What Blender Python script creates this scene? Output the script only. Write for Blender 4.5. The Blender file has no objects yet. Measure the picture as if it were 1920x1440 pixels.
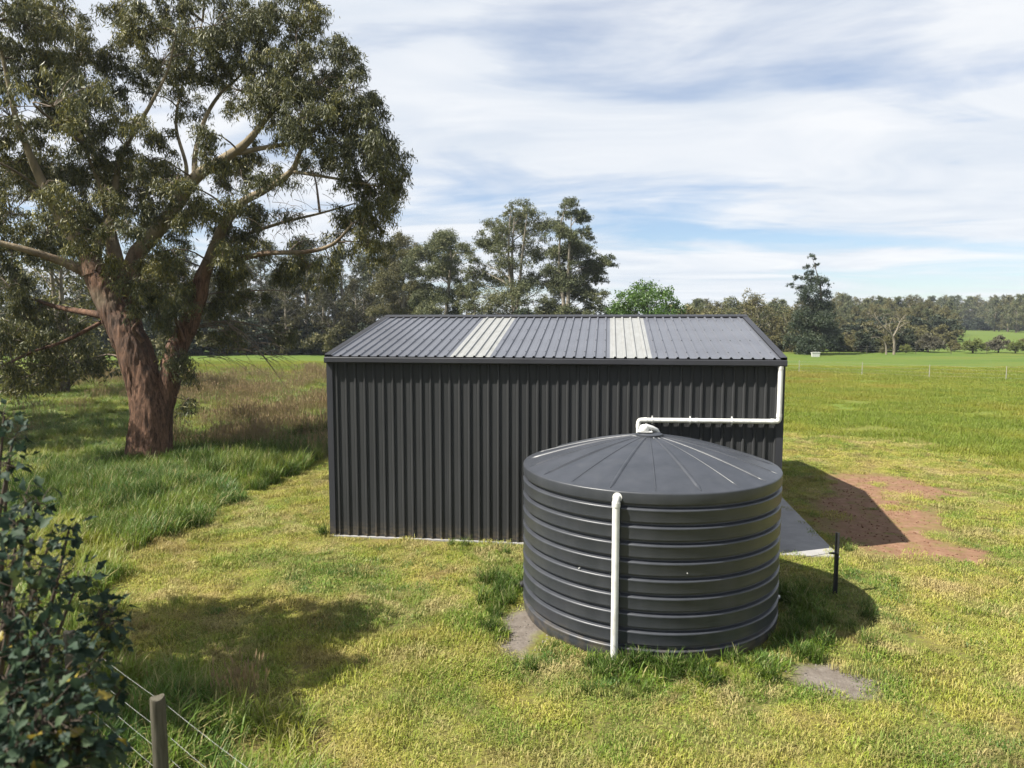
import bpy, bmesh, math, random
import numpy as np
from mathutils import Vector, Matrix
R = math.radians
SC = bpy.context.scene
COL = SC.collection

# ------------------------------------------------------------------ camera
CAMP = np.array([5.4918, -13.4364, 4.3607])
PITCH, YAW, FPX = 0.0899, -0.1348, 1331.05
cd = bpy.data.cameras.new('camera')
cam = bpy.data.objects.new('camera', cd); COL.objects.link(cam)
cam.location = CAMP
cam.rotation_euler = (math.pi/2-PITCH, 0, -YAW)
cd.sensor_fit = 'HORIZONTAL'; cd.sensor_width = 36; cd.lens = 36*FPX/1920
cd.clip_start = 0.05; cd.clip_end = 6000
cd.dof.use_dof = True; cd.dof.focus_distance = 15.0; cd.dof.aperture_fstop = 2.0
SC.camera = cam

# ------------------------------------------------------------------ sun and sky
SUN = np.array([0.749, 0.352, -1.0])                 # way the light travels
sd = bpy.data.lights.new('sun', 'SUN'); sun = bpy.data.objects.new('sun', sd); COL.objects.link(sun)
sd.energy = 5.0; sd.angle = R(0.55); sd.color = (1, 0.95, 0.86)
sun.rotation_euler = Vector(SUN).to_track_quat('-Z', 'Y').to_euler()
sun.location = (-30, -20, 40)
W = bpy.data.worlds.new('World'); SC.world = W; W.use_nodes = True
wt = W.node_tree; wt.nodes.clear()
def wn(t, **k):
    n = wt.nodes.new(t)
    for a, b in k.items(): setattr(n, a, b)
    return n
def wl(a, b): wt.links.new(a, b)
sky = wn('ShaderNodeTexSky', sky_type='NISHITA'); sky.sun_disc = False
sky.sun_elevation = math.atan2(1, math.hypot(SUN[0], SUN[1])); sky.sun_rotation = math.atan2(-SUN[0], -SUN[1])
sky.air_density = 1.0; sky.dust_density = 0.25; sky.ozone_density = 2.2
tc = wn('ShaderNodeTexCoord'); sep = wn('ShaderNodeSeparateXYZ'); wl(tc.outputs['Generated'], sep.inputs[0])
def wm(op, a, b=None, c=None, clamp=False):
    n = wn('ShaderNodeMath', operation=op); n.use_clamp = clamp
    for i, v in enumerate((a, b, c)):
        if v is None: continue
        if isinstance(v, (int, float)): n.inputs[i].default_value = v
        else: wl(v, n.inputs[i])
    return n.outputs[0]
zz = wm('ADD', wm('MAXIMUM', sep.outputs[2], 0.0), 0.10)
px_ = wm('DIVIDE', sep.outputs[0], zz); py_ = wm('DIVIDE', sep.outputs[1], zz)
cmb = wn('ShaderNodeCombineXYZ'); wl(px_, cmb.inputs[0]); wl(py_, cmb.inputs[1])
mp = wn('ShaderNodeMapping'); mp.inputs['Rotation'].default_value = (0, 0, R(5)); mp.inputs['Scale'].default_value = (0.34, 0.62, 1)
mp.inputs['Location'].default_value = (2.3, 8.75, 0)
wl(cmb.outputs[0], mp.inputs[0])
n1 = wn('ShaderNodeTexNoise'); n1.inputs['Scale'].default_value = 1.15; n1.inputs['Detail'].default_value = 8; n1.inputs['Roughness'].default_value = 0.55; n1.inputs['Distortion'].default_value = 0.5
wl(mp.outputs[0], n1.inputs['Vector'])
n2 = wn('ShaderNodeTexNoise'); n2.inputs['Scale'].default_value = 2.6; n2.inputs['Detail'].default_value = 7; n2.inputs['Roughness'].default_value = 0.54; n2.inputs['Distortion'].default_value = 0.9
wl(mp.outputs[0], n2.inputs['Vector'])
rmp = wn('ShaderNodeValToRGB'); e = rmp.color_ramp.elements; e[0].position = 0.37; e[0].color = (0, 0, 0, 1); e[1].position = 0.52; e[1].color = (1, 1, 1, 1)
wl(wm('ADD', wm('MULTIPLY', n1.outputs[0], 0.7), wm('MULTIPLY', n2.outputs[0], 0.3)), rmp.inputs[0])
cov = wm('ADD', wm('MULTIPLY', rmp.outputs[0], 0.80), 0.16)
# cloud brightness varies with its own thickness
shade = wn('ShaderNodeValToRGB'); e = shade.color_ramp.elements
e[0].position = 0.30; e[0].color = (0.70, 0.77, 0.87, 1); e[1].position = 0.68; e[1].color = (0.95, 0.965, 0.99, 1)
wl(n2.outputs[0], shade.inputs[0])
bg1 = wn('ShaderNodeBackground'); bg1.inputs[1].default_value = 0.053; tint = wn('ShaderNodeMix', data_type='RGBA', blend_type='MULTIPLY'); tint.inputs[0].default_value = 1; tint.inputs[7].default_value = (.90, .97, 1.08, 1); wl(sky.outputs[0], tint.inputs[6]); wl(tint.outputs[2], bg1.inputs[0])
bg2 = wn('ShaderNodeBackground'); bg2.inputs[1].default_value = 0.41; wl(shade.outputs[0], bg2.inputs[0])
mx = wn('ShaderNodeMixShader'); wl(cov, mx.inputs[0]); wl(bg1.outputs[0], mx.inputs[1]); wl(bg2.outputs[0], mx.inputs[2])
wo = wn('ShaderNodeOutputWorld'); wl(mx.outputs[0], wo.inputs[0])

# ------------------------------------------------------------------ exposure and render
vs = SC.view_settings
vs.view_transform = 'Standard'; vs.look = 'None'; vs.gamma = 1; vs.use_curve_mapping = False
vs.exposure = 1.32
SC.render.engine = 'CYCLES'
cy = SC.cycles
cy.use_denoising = True
cy.max_bounces = 6; cy.diffuse_bounces = 3; cy.glossy_bounces = 2; cy.transmission_bounces = 3; cy.transparent_max_bounces = 6; cy.volume_bounces = 0
cy.caustics_reflective = False; cy.caustics_refractive = False
cy.sample_clamp_indirect = 4

# ------------------------------------------------------------------ measuring helpers
_cp, _sp, _cy, _sy = math.cos(PITCH), math.sin(PITCH), math.cos(YAW), math.sin(YAW)
FW = np.array([_sy*_cp, _cy*_cp, -_sp]); RT = np.array([_cy, -_sy, 0.0]); UP = np.cross(RT, FW)
def ray(x, y): return FW + (x-960)/FPX*RT - (y-720)/FPX*UP
def ground(x, y, z=0.0):
    d = ray(x, y); return CAMP + d*((z-CAMP[2])/d[2])
def at(x, y, dist): return CAMP + ray(x, y)*dist
def gxy(x, y): p = ground(x, y); return (p[0], p[1])
def inside(poly, X, Y):
    r = np.zeros(len(X), bool); n = len(poly); j = n-1
    for i in range(n):
        xi, yi = poly[i]; xj, yj = poly[j]
        c = ((yi > Y) != (yj > Y)) & (X < (xj-xi)*(Y-yi)/(yj-yi+1e-12)+xi)
        r ^= c; j = i
    return r
def _h(ix, iy, iz):
    n = (ix*374761393 + iy*668265263 + iz*1442695041) & 0xffffffff
    n = ((n ^ (n >> 13))*1274126177) & 0xffffffff
    return ((n ^ (n >> 16)) & 0xffff)/65535.0
def vnoise(P, s=1.0):
    P = np.asarray(P, float)*s; i = np.floor(P).astype(np.int64); f = P-i; f = f*f*(3-2*f)
    o = 0
    for a in (0, 1):
        for b in (0, 1):
            for c in (0, 1):
                w = (f[:, 0] if a else 1-f[:, 0])*(f[:, 1] if b else 1-f[:, 1])*(f[:, 2] if c else 1-f[:, 2])
                o = o + w*_h(i[:, 0]+a, i[:, 1]+b, i[:, 2]+c)
    return o
def n2d(X, Y, s): return vnoise(np.stack([X, Y, np.zeros_like(X)+.5], 1), s)

# ------------------------------------------------------------------ object helpers
def link(o, parent=None):
    COL.objects.link(o)
    if parent is not None: o.parent = parent
    return o
def npmesh(name, V, F, smooth=False, mats=None, attr=None):
    V = np.asarray(V, np.float32).reshape(-1, 3)
    F = np.asarray(F, np.int32); k = F.shape[1]
    m = bpy.data.meshes.new(name)
    m.vertices.add(len(V)); m.vertices.foreach_set('co', V.ravel())
    m.loops.add(F.size); m.loops.foreach_set('vertex_index', F.ravel())
    m.polygons.add(len(F)); m.polygons.foreach_set('loop_start', np.arange(0, F.size, k, dtype=np.int32))
    try: m.polygons.foreach_set('loop_total', np.full(len(F), k, np.int32))
    except Exception: pass
    if smooth: m.polygons.foreach_set('use_smooth', np.ones(len(F), bool))
    m.update(calc_edges=True)
    if attr is not None:
        for an, av in attr.items():
            a = m.attributes.new(an, 'FLOAT', 'POINT'); a.data.foreach_set('value', np.asarray(av, np.float32))
    for x in (mats or []): m.materials.append(x)
    return m
def obj(name, mesh, parent=None): return link(bpy.data.objects.new(name, mesh), parent)
def thing(name, loc, label, cat, group=None):
    o = bpy.data.objects.new(name, None); COL.objects.link(o); o.location = loc; o.empty_display_size = .2
    o['label'] = label; o['category'] = cat
    if group: o['group'] = group
    return o
def struct(o): o['kind'] = 'structure'; return o
class MB:
    def __init__(s): s.v = []; s.f = []
    def add(s, V, F):
        b = len(s.v); s.v += [tuple(map(float, p)) for p in V]; s.f += [tuple(b+i for i in f) for f in F]
    def box(s, x0, x1, y0, y1, z0, z1):
        s.add([(x0,y0,z0),(x1,y0,z0),(x1,y1,z0),(x0,y1,z0),(x0,y0,z1),(x1,y0,z1),(x1,y1,z1),(x0,y1,z1)],
              [(0,3,2,1),(4,5,6,7),(0,1,5,4),(1,2,6,5),(2,3,7,6),(3,0,4,7)])
    def tube(s, pts, rad, n=10, cap=True):
        pts = [np.array(p, float) for p in pts]; rad = rad if hasattr(rad, '__len__') else [rad]*len(pts)
        V = []; F = []; u = None
        for i, p in enumerate(pts):
            a = pts[min(i+1, len(pts)-1)]-pts[max(i-1, 0)]; a = a/(np.linalg.norm(a)+1e-9)
            if u is None:
                u = np.cross(a, (0, 0, 1.0)) if abs(a[2]) < .95 else np.cross(a, (1.0, 0, 0))
            u = u-a*np.dot(u, a); u /= np.linalg.norm(u)+1e-9; w = np.cross(a, u)
            for k in range(n):
                t = 2*math.pi*k/n; V.append(p+rad[i]*(math.cos(t)*u+math.sin(t)*w))
        for i in range(len(pts)-1):
            for k in range(n):
                F.append((i*n+k, i*n+(k+1) % n, (i+1)*n+(k+1) % n, (i+1)*n+k))
        if cap: F.append(tuple(range(n-1, -1, -1))); F.append(tuple((len(pts)-1)*n+k for k in range(n)))
        s.add(V, F)
    def lathe(s, prof, n=64, c=(0, 0, 0), capb=False, capt=False):
        V = []; F = []
        for r, z in prof:
            for k in range(n):
                t = 2*math.pi*k/n; V.append((c[0]+r*math.cos(t), c[1]+r*math.sin(t), c[2]+z))
        for i in range(len(prof)-1):
            for k in range(n): F.append((i*n+k, i*n+(k+1) % n, (i+1)*n+(k+1) % n, (i+1)*n+k))
        if capb: F.append(tuple(range(n-1, -1, -1)))
        if capt: F.append(tuple((len(prof)-1)*n+k for k in range(n)))
        s.add(V, F)
    def mesh(s, name, mat, smooth=False, angle=None):
        m = bpy.data.meshes.new(name); m.from_pydata(s.v, [], s.f); m.materials.append(mat)
        if smooth or angle:
            m.polygons.foreach_set('use_smooth', np.ones(len(m.polygons), bool))
            if angle: m.set_sharp_from_angle(angle=R(angle))
        m.update(); return m
    def build(s, name, mat, parent=None, smooth=False, angle=None): return obj(name, s.mesh(name, mat, smooth, angle), parent)

# ------------------------------------------------------------------ materials
class NT:
    def __init__(s, name):
        s.m = bpy.data.materials.new(name); s.m.use_nodes = True; s.t = s.m.node_tree; s.t.nodes.clear()
        s.out = s.n('ShaderNodeOutputMaterial')
    def n(s, t, **k):
        x = s.t.nodes.new(t)
        for a, b in k.items(): setattr(x, a, b)
        return x
    def l(s, a, b): s.t.links.new(a, b)
    def val(s, inp, v):
        if isinstance(v, (int, float)): inp.default_value = v
        elif isinstance(v, tuple): inp.default_value = v if len(v) != 3 or inp.type == 'VECTOR' else (*v, 1)
        else: s.l(v, inp)
    def math(s, op, a, b=None, c=None, clamp=False):
        x = s.n('ShaderNodeMath', operation=op); x.use_clamp = clamp
        for i, v in enumerate((a, b, c)):
            if v is not None: s.val(x.inputs[i], v)
        return x.outputs[0]
    def pos(s): return s.n('ShaderNodeNewGeometry').outputs['Position']
    def objco(s): return s.n('ShaderNodeTexCoord').outputs['Object']
    def map(s, v, scale=(1, 1, 1), loc=(0, 0, 0), rot=(0, 0, 0)):
        x = s.n('ShaderNodeMapping'); x.inputs['Scale'].default_value = scale; x.inputs['Location'].default_value = loc; x.inputs['Rotation'].default_value = rot
        s.l(v, x.inputs[0]); return x.outputs[0]
    def noise(s, v, scale, detail=4, rough=.5, dist=0, col=False):
        x = s.n('ShaderNodeTexNoise'); x.inputs['Scale'].default_value = scale; x.inputs['Detail'].default_value = detail
        x.inputs['Roughness'].default_value = rough; x.inputs['Distortion'].default_value = dist
        s.l(v, x.inputs['Vector']); return x.outputs[1 if col else 0]
    def ramp(s, f, stops):
        x = s.n('ShaderNodeValToRGB'); el = x.color_ramp.elements
        while len(el) < len(stops): el.new(.5)
        for q, (p, c) in zip(el, stops):
            q.position = p; q.color = (c, c, c, 1) if isinstance(c, (int, float)) else (*c, 1)
        s.l(f, x.inputs[0]); return x.outputs[0]
    def mix(s, f, a, b, mode='MIX'):
        x = s.n('ShaderNodeMix', data_type='RGBA', blend_type=mode)
        s.val(x.inputs[0], f); s.val(x.inputs[6], a); s.val(x.inputs[7], b); return x.outputs[2]
    def bump(s, h, strength=.3, dist=.02):
        x = s.n('ShaderNodeBump'); x.inputs['Strength'].default_value = strength; x.inputs['Distance'].default_value = dist
        s.l(h, x.inputs['Height']); return x.outputs[0]
    def bsdf(s, color, rough=.5, spec=.5, normal=None, metal=0):
        x = s.n('ShaderNodeBsdfPrincipled'); s.val(x.inputs['Base Color'], color); s.val(x.inputs['Roughness'], rough)
        s.val(x.inputs['Specular IOR Level'], spec); s.val(x.inputs['Metallic'], metal)
        if normal is not None: s.l(normal, x.inputs['Normal'])
        return x.outputs[0]
    def done(s, sh): s.l(sh, s.out.inputs[0]); return s.m
    def attr(s, name): return s.n('ShaderNodeAttribute', attribute_name=name).outputs['Fac']
    def leafy(s, color, rough=.55, spec=.3, trans=.25, tcol=None):
        b = s.bsdf(color, rough, spec); t = s.n('ShaderNodeBsdfTranslucent'); s.val(t.inputs[0], tcol if tcol is not None else color)
        x = s.n('ShaderNodeMixShader'); x.inputs[0].default_value = trans; s.l(b, x.inputs[1]); s.l(t.outputs[0], x.inputs[2])
        return s.done(x.outputs[0])

def mat_steel(name, base, rough=.42, dusty=.6, spec=.5):
    m = NT(name); o = m.pos()
    n = m.noise(m.map(o, (1, 1, .35)), 1.3, 5, .6)
    f = m.noise(o, 22, 3)
    c = m.mix(m.math('MULTIPLY', m.ramp(n, [(.35, 0), (.75, 1)]), dusty), base, tuple(min(1, x*1.35+.004) for x in base))
    z = m.n('ShaderNodeSeparateXYZ'); m.l(o, z.inputs[0])
    splash = m.math('MULTIPLY', m.ramp(z.outputs[2], [(.0, .75), (.35, 0)]), m.ramp(m.noise(m.map(o, (1.5, 1.5, 3)), 6, 4), [(.4, 0), (.62, 1)]))
    c = m.mix(splash, c, (.13, .10, .065))
    r = m.math('ADD', rough-.06, m.math('MULTIPLY', f, .14))
    return m.done(m.bsdf(c, r, spec, m.bump(m.noise(m.map(o, (3, 3, .6)), 2.2, 3), .08, .01)))
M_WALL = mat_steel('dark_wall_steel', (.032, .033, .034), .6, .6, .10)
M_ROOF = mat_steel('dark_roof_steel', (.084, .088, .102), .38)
M_TRIM = mat_steel('dark_trim_steel', (.030, .031, .036), .5, .6, .18)
def mat_tank():
    m = NT('black_polyethylene'); o = m.pos()
    n = m.noise(m.map(o, (2, 2, .25)), 2.0, 5, .6); sc = m.noise(m.map(o, (1, 1, 14)), 9, 2)
    c = m.mix(m.ramp(n, [(.35, 0), (.7, 1)]), (.027, .030, .036), (.038, .041, .049))
    z = m.n('ShaderNodeSeparateXYZ'); m.l(o, z.inputs[0])
    dirt = m.math('MULTIPLY', m.ramp(z.outputs[2], [(.02, .7), (.30, 0)]), m.ramp(m.noise(o, 7, 4), [(.4, 0), (.62, 1)]))
    c = m.mix(dirt, c, (.12, .095, .06))
    top = m.math('MULTIPLY', m.ramp(m.noise(o, 3.1, 6, .65), [(.45, 0), (.75, .5)]), m.ramp(z.outputs[2], [(2.15/3, 0), (2.25/3, 1)])) if False else m.ramp(m.noise(o, 3.1, 6, .65), [(.5, 0), (.8, .35)])
    c = m.mix(top, c, (.062, .064, .067))
    return m.done(m.bsdf(c, m.math('ADD', .35, m.math('MULTIPLY', sc, .12)), .5, m.bump(m.noise(o, 1.6, 2), .15, .02)))
M_TANK = mat_tank()
def mat_pvc():
    m = NT('white_pvc'); o = m.pos()
    n = m.noise(m.map(o, (1, 1, .4)), 9, 5, .65)
    return m.done(m.bsdf(m.mix(m.ramp(n, [(.42, 0), (.75, 1)]), (.62, .62, .60), (.40, .39, .355)), .32, .5))
M_PVC = mat_pvc()
def mat_fibreglass():
    m = NT('translucent_fibreglass'); o = m.pos()
    n = m.noise(m.map(o, (3, .6, 3)), 4, 6, .6); g = m.noise(o, 60, 2)
    c = m.mix(m.ramp(n, [(.35, 0), (.7, 1)]), (.335, .34, .335), (.265, .268, .255))
    c = m.mix(m.math('MULTIPLY', g, .25), c, (.20, .20, .185))
    b = m.bsdf(c, .4, .4); t = m.n('ShaderNodeBsdfTranslucent'); t.inputs[0].default_value = (.42, .42, .40, 1)
    x = m.n('ShaderNodeMixShader'); x.inputs[0].default_value = .22; m.l(b, x.inputs[1]); m.l(t.outputs[0], x.inputs[2])
    return m.done(x.outputs[0])
M_FIBRE = mat_fibreglass()
def mat_concrete():
    m = NT('concrete'); o = m.pos()
    n = m.noise(o, 2.2, 8, .65); f = m.noise(o, 45, 3)
    c = m.mix(m.ramp(n, [(.3, 0), (.7, 1)]), (.21, .205, .205), (.29, .285, .28))
    c = m.mix(m.math('MULTIPLY', m.ramp(f, [(.5, 0), (.7, 1)]), .3), c, (.24, .23, .22))
    return m.done(m.bsdf(c, .85, .3, m.bump(f, .25, .004)))
M_CONC = mat_concrete()
def mat_plain(name, c, rough=.6, spec=.4, var=.3, scale=8):
    m = NT(name); o = m.pos(); n = m.noise(o, scale, 5, .6)
    return m.done(m.bsdf(m.mix(m.ramp(n, [(.35, 0), (.7, 1)]), c, tuple(x*(1-var) for x in c)), rough, spec))
M_BLACK = mat_plain('black_steel', (.018, .019, .02), .55)
M_WIRE = mat_plain('galvanised_wire', (.34, .34, .33), .4)
M_GREYPOST = mat_plain('weathered_grey_post', (.36, .34, .31), .8)
M_RUBBER = mat_plain('black_rubber', (.015, .015, .015), .7)
def mat_post():
    m = NT('weathered_timber'); o = m.objco()
    g = m.noise(m.map(o, (14, 14, 1.2)), 2.5, 6, .6, .4)
    c = m.mix(m.ramp(g, [(.3, 0), (.7, 1)]), (.035, .028, .021), (.11, .095, .075))
    c = m.mix(m.math('MULTIPLY', m.noise(o, 5, 3), .35), c, (.10, .11, .07))
    return m.done(m.bsdf(c, .9, .2, m.bump(g, .6, .01)))
M_POST = mat_post()

# shared ground masks: soft ellipses in metres (centre x, y, radius x, y), used by the soil and by the planting
def E_(px, py, rx, ry): g = gxy(px, py); return (g[0], g[1], rx, ry)
DIRT = [E_(1662, 912, 1.75, 1.5), E_(1640, 955, 1.25, 2.0), E_(1650, 1000, 1.15, 1.4), E_(1745, 1036, 1.2, .55)]
BARE = [E_(974, 1185, .27, .92), E_(1572, 1276, .52, .39)]
LUSH = [E_(640, 1085, 1.1, .8), E_(730, 1140, .8, .9), E_(905, 1165, .55, .5), E_(1660, 1290, .45, .55), E_(520, 1050, .7, .5),
        E_(1530, 1130, 1.0, 1.1), E_(940, 1075, .45, .9), E_(1150, 1270, 1.7, .5), E_(1400, 1290, 1.2, .4), E_(1850, 1420, 1.0, .5), E_(1600, 1090, .6, .6)]
def mask_np(ells, X, Y, wob=.35):
    X2 = X+(n2d(X, Y, 1.7)-.5)*wob*2; Y2 = Y+(n2d(X+31, Y+17, 1.7)-.5)*wob*2
    o = np.zeros_like(X)
    for cx, c2, rx, ry in ells:
        d = np.hypot((X2-cx)/rx, (Y2-c2)/ry); o = np.maximum(o, np.clip((1.25-d)/.5, 0, 1))
    return o
def mask_nodes(m, ells, wob=.5):
    p = m.pos(); s0 = m.n('ShaderNodeVectorMath', operation='ADD'); m.l(p, s0.inputs[0])
    w = m.n('ShaderNodeVectorMath', operation='SCALE'); w.inputs['Scale'].default_value = wob*2
    w0 = m.n('ShaderNodeVectorMath', operation='SUBTRACT'); m.l(m.noise(p, 1.7, 5, .6, col=True), w0.inputs[0]); w0.inputs[1].default_value = (.5, .5, .5)
    m.l(w0.outputs[0], w.inputs[0]); m.l(w.outputs[0], s0.inputs[1])
    s = m.n('ShaderNodeSeparateXYZ'); m.l(s0.outputs[0], s.inputs[0])
    o = None
    for cx, c2, rx, ry in ells:
        dx = m.math('DIVIDE', m.math('SUBTRACT', s.outputs[0], cx), rx); dy = m.math('DIVIDE', m.math('SUBTRACT', s.outputs[1], c2), ry)
        d = m.math('SQRT', m.math('ADD', m.math('MULTIPLY', dx, dx), m.math('MULTIPLY', dy, dy)))
        k = m.math('DIVIDE', m.math('SUBTRACT', 1.25, d), .5, clamp=True)
        o = k if o is None else m.math('MAXIMUM', o, k)
    return o
def turf(m, dull=1.0):
    """the lawn's own colour over the ground: straw, yellow-green and lush patches"""
    p = m.pos()
    a = m.noise(p, .42, 4, .55, .6); b = m.noise(p, 1.9, 5, .6, .4)
    k = m.math('ADD', m.math('MULTIPLY', a, .62), m.math('MULTIPLY', b, .38))
    c = m.ramp(k, [(.38, (.36*dull, .285*dull, .095*dull)), (.45, (.335*dull, .32*dull, .052*dull)), (.52, (.262*dull, .300*dull, .034*dull)), (.60, (.145*dull, .228*dull, .023*dull))])
    lush = mask_nodes(m, LUSH)
    c = m.mix(m.math('MULTIPLY', lush, .8), c, (.095*dull, .185*dull, .020*dull))
    return c
def mat_ground():
    m = NT('paddock_soil_and_turf'); p = m.pos()
    s = m.n('ShaderNodeSeparateXYZ'); m.l(p, s.inputs[0])
    c = turf(m, .62)
    c = m.mix(m.ramp(m.noise(p, 14, 6, .7), [(.36, .35), (.6, .85)]), c, (.085, .066, .030))
    # paddocks further out
    far = m.math('MULTIPLY', m.math('GREATER_THAN', s.outputs[1], 14), 1.0)
    far = m.math('DIVIDE', m.math('SUBTRACT', s.outputs[1], 12), 8, clamp=True)
    fa = m.noise(m.map(p, (.5, 1.6, 1)), .11, 6, .65, .5); fb = m.noise(p, 1.1, 5, .7)
    k = m.math('ADD', m.math('MULTIPLY', fa, .7), m.math('MULTIPLY', fb, .3))
    fc = m.ramp(k, [(.36, (.125, .115, .03)), (.5, (.10, .13, .02)), (.64, (.07, .115, .018))])
    gz = m.math('DIVIDE', m.math('SUBTRACT', s.outputs[1], 50), 8, clamp=True)
    gc = m.ramp(k, [(.36, (.098, .112, .022)), (.5, (.078, .115, .018)), (.62, (.052, .09, .016))])
    fc = m.mix(gz, fc, gc)
    c = m.mix(far, c, fc)
    # red subsoil, grey bare spots
    d = mask_nodes(m, DIRT); dn = m.noise(p, 5, 7, .65)
    dc = m.ramp(dn, [(.3, (.125, .069, .041)), (.55, (.18, .103, .064)), (.75, (.23, .146, .098))])
    dc = m.mix(m.ramp(m.noise(m.map(p, (.6, 2.2, 1)), 3, 5), [(.55, 0), (.72, .5)]), dc, (.15, .10, .055))
    c = m.mix(m.math('MULTIPLY', d, m.ramp(m.noise(p, 2.6, 7, .75), [(.34, .1), (.50, 1)])), c, dc)
    b = mask_nodes(m, BARE, .25)
    c = m.mix(b, c, m.ramp(dn, [(.3, (.085, .07, .058)), (.7, (.165, .145, .125))]))
    h = m.math('ADD', m.noise(p, 3, 5), m.math('MULTIPLY', m.noise(p, 28, 4), .5))
    return m.done(m.bsdf(c, .95, .15, m.bump(h, .55, .05)))
M_GROUND = mat_ground()
def mat_grass(name, kind):
    m = NT(name); t = m.attr('tint'); h = m.attr('height')
    p = m.pos(); rnd = m.n('ShaderNodeObjectInfo').outputs['Random']
    if kind == 'lawn':
        c = turf(m)
        c = m.mix(m.ramp(rnd, [(.55, 0), (1, .55)]), c, (.33, .27, .10))
        c = m.mix(m.ramp(rnd, [(0, .55), (.4, 0)]), c, (.12, .19, .022))
        c = m.mix(m.ramp(t, [(.68, 0), (.76, .65)]), c, (.38, .31, .12))
        c = m.mix(m.ramp(t, [(.0, .55), (.3, 0)]), c, (.10, .15, .03))
        c = m.mix(m.math('MULTIPLY', m.ramp(m.noise(p, .8, 5, .65, .5), [(.52, 0), (.64, 1)]), .7), c, (.40, .32, .15))
        c = m.mix(m.math('MULTIPLY', m.ramp(m.noise(m.map(p, (1, 1, 1), (7, 3, 0)), 1.3, 5, .65, .5), [(.56, 0), (.68, 1)]), .65), c, (.17, .115, .055))
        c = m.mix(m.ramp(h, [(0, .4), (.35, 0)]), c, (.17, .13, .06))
        return m.leafy(c, .6, .25, .22)
    if kind == 'long':
        a = m.noise(p, .28, 4, .6, .5); b = m.noise(p, 1.4, 3)
        k = m.math('ADD', m.math('MULTIPLY', a, .6), m.math('MULTIPLY', b, .4))
        c = m.ramp(k, [(.38, (.22, .235, .022)), (.48, (.14, .205, .02)), (.58, (.065, .135, .018))])
        c = m.mix(m.ramp(t, [(.78, 0), (.84, .8)]), c, (.34, .29, .12))
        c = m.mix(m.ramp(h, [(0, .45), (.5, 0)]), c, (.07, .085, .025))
        return m.leafy(c, .5, .35, .32)
    if kind == 'lush':
        b = m.noise(p, 1.1, 4)
        c = m.ramp(b, [(.35, (.040, .078, .010)), (.6, (.075, .122, .016)), (.75, (.115, .14, .032))])
        c = m.mix(m.ramp(t, [(.86, 0), (.9, .7)]), c, (.27, .25, .12))
        return m.leafy(c, .6, .2, .3)
    if kind == 'field':
        a = m.noise(m.map(p, (.6, 1.3, 1)), .13, 5, .62, .4); b = m.noise(p, .8, 3)
        k = m.math('ADD', m.math('MULTIPLY', a, .75), m.math('MULTIPLY', b, .25))
        c = m.ramp(k, [(.36, (.225, .20, .030)), (.45, (.195, .212, .020)), (.57, (.14, .192, .016))])
        c = m.mix(m.ramp(t, [(.84, 0), (.9, .6)]), c, (.25, .22, .07))
        return m.leafy(c, .55, .3, .3)
    c = m.mix(m.ramp(t, [(.2, 0), (.7, 1)]), (.20, .165, .07), (.24, .17, .10))
    return m.leafy(c, .7, .2, .25)
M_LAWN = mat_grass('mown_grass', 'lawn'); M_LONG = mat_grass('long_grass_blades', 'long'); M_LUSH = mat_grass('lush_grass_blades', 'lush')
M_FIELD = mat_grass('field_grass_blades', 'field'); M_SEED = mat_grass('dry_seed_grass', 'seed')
def mat_leaf(name, stops, rough=.4, spec=.5, trans=.22, scale=.5, tint=None):
    m = NT(name); p = m.pos(); t = m.attr('tint'); rnd = m.n('ShaderNodeObjectInfo').outputs['Random']
    n = m.noise(p, scale, 3, .6)
    k = m.math('ADD', m.math('MULTIPLY', n, .55), m.math('ADD', m.math('MULTIPLY', t, .35), m.math('MULTIPLY', rnd, .12)))
    c = m.ramp(k, stops)
    return m.leafy(c, rough, spec, trans)
M_GUM = mat_leaf('gum_leaves', [(.25, (.036, .042, .022)), (.44, (.067, .074, .034)), (.59, (.115, .120, .046)), (.71, (.21, .19, .05))], .45, .32, .26, .38)
M_GUMFAR = mat_leaf('distant_gum_leaves', [(.22, (.040, .050, .026)), (.48, (.084, .098, .045)), (.68, (.145, .15, .066)), (.82, (.20, .18, .08))], .55, .25, .2, .35)
M_BROWNGUM = mat_leaf('olive_gum_leaves', [(.22, (.046, .047, .022)), (.48, (.10, .096, .038)), (.72, (.165, .145, .058))], .55, .25, .2, .35)
M_BELT = mat_leaf('dark_belt_gum_leaves', [(.22, (.024, .031, .017)), (.5, (.052, .062, .030)), (.72, (.090, .096, .044)), (.85, (.13, .12, .055))], .55, .2, .2, .35)  # left treeline foliage, darker leaf tones than the distant gums
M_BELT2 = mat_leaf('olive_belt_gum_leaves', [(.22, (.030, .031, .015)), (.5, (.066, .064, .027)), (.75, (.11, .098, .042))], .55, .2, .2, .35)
M_DARKLEAF = mat_leaf('dark_scrub_leaves', [(.25, (.014, .022, .013)), (.5, (.03, .042, .022)), (.8, (.055, .062, .032))], .55, .3, .15, .3)
M_BRIGHT = mat_leaf('bright_green_leaves', [(.25, (.035, .075, .016)), (.5, (.068, .13, .024)), (.8, (.11, .175, .04))], .45, .4, .25, .6)
M_YELLOWB = mat_leaf('yellow_green_leaves', [(.25, (.06, .085, .02)), (.5, (.12, .145, .035)), (.8, (.19, .19, .06))], .5, .3, .25, .6)
M_GREYB = mat_leaf('grey_brown_leaves', [(.25, (.055, .05, .035)), (.5, (.09, .085, .055)), (.8, (.13, .12, .08))], .6, .3, .2, .6)
M_SHRUB = mat_leaf('blue_green_shrub_leaves', [(.25, (.011, .022, .015)), (.45, (.022, .042, .027)), (.62, (.042, .068, .037)), (.80, (.10, .115, .028))], .6, .18, .25, 2.5)
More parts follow.
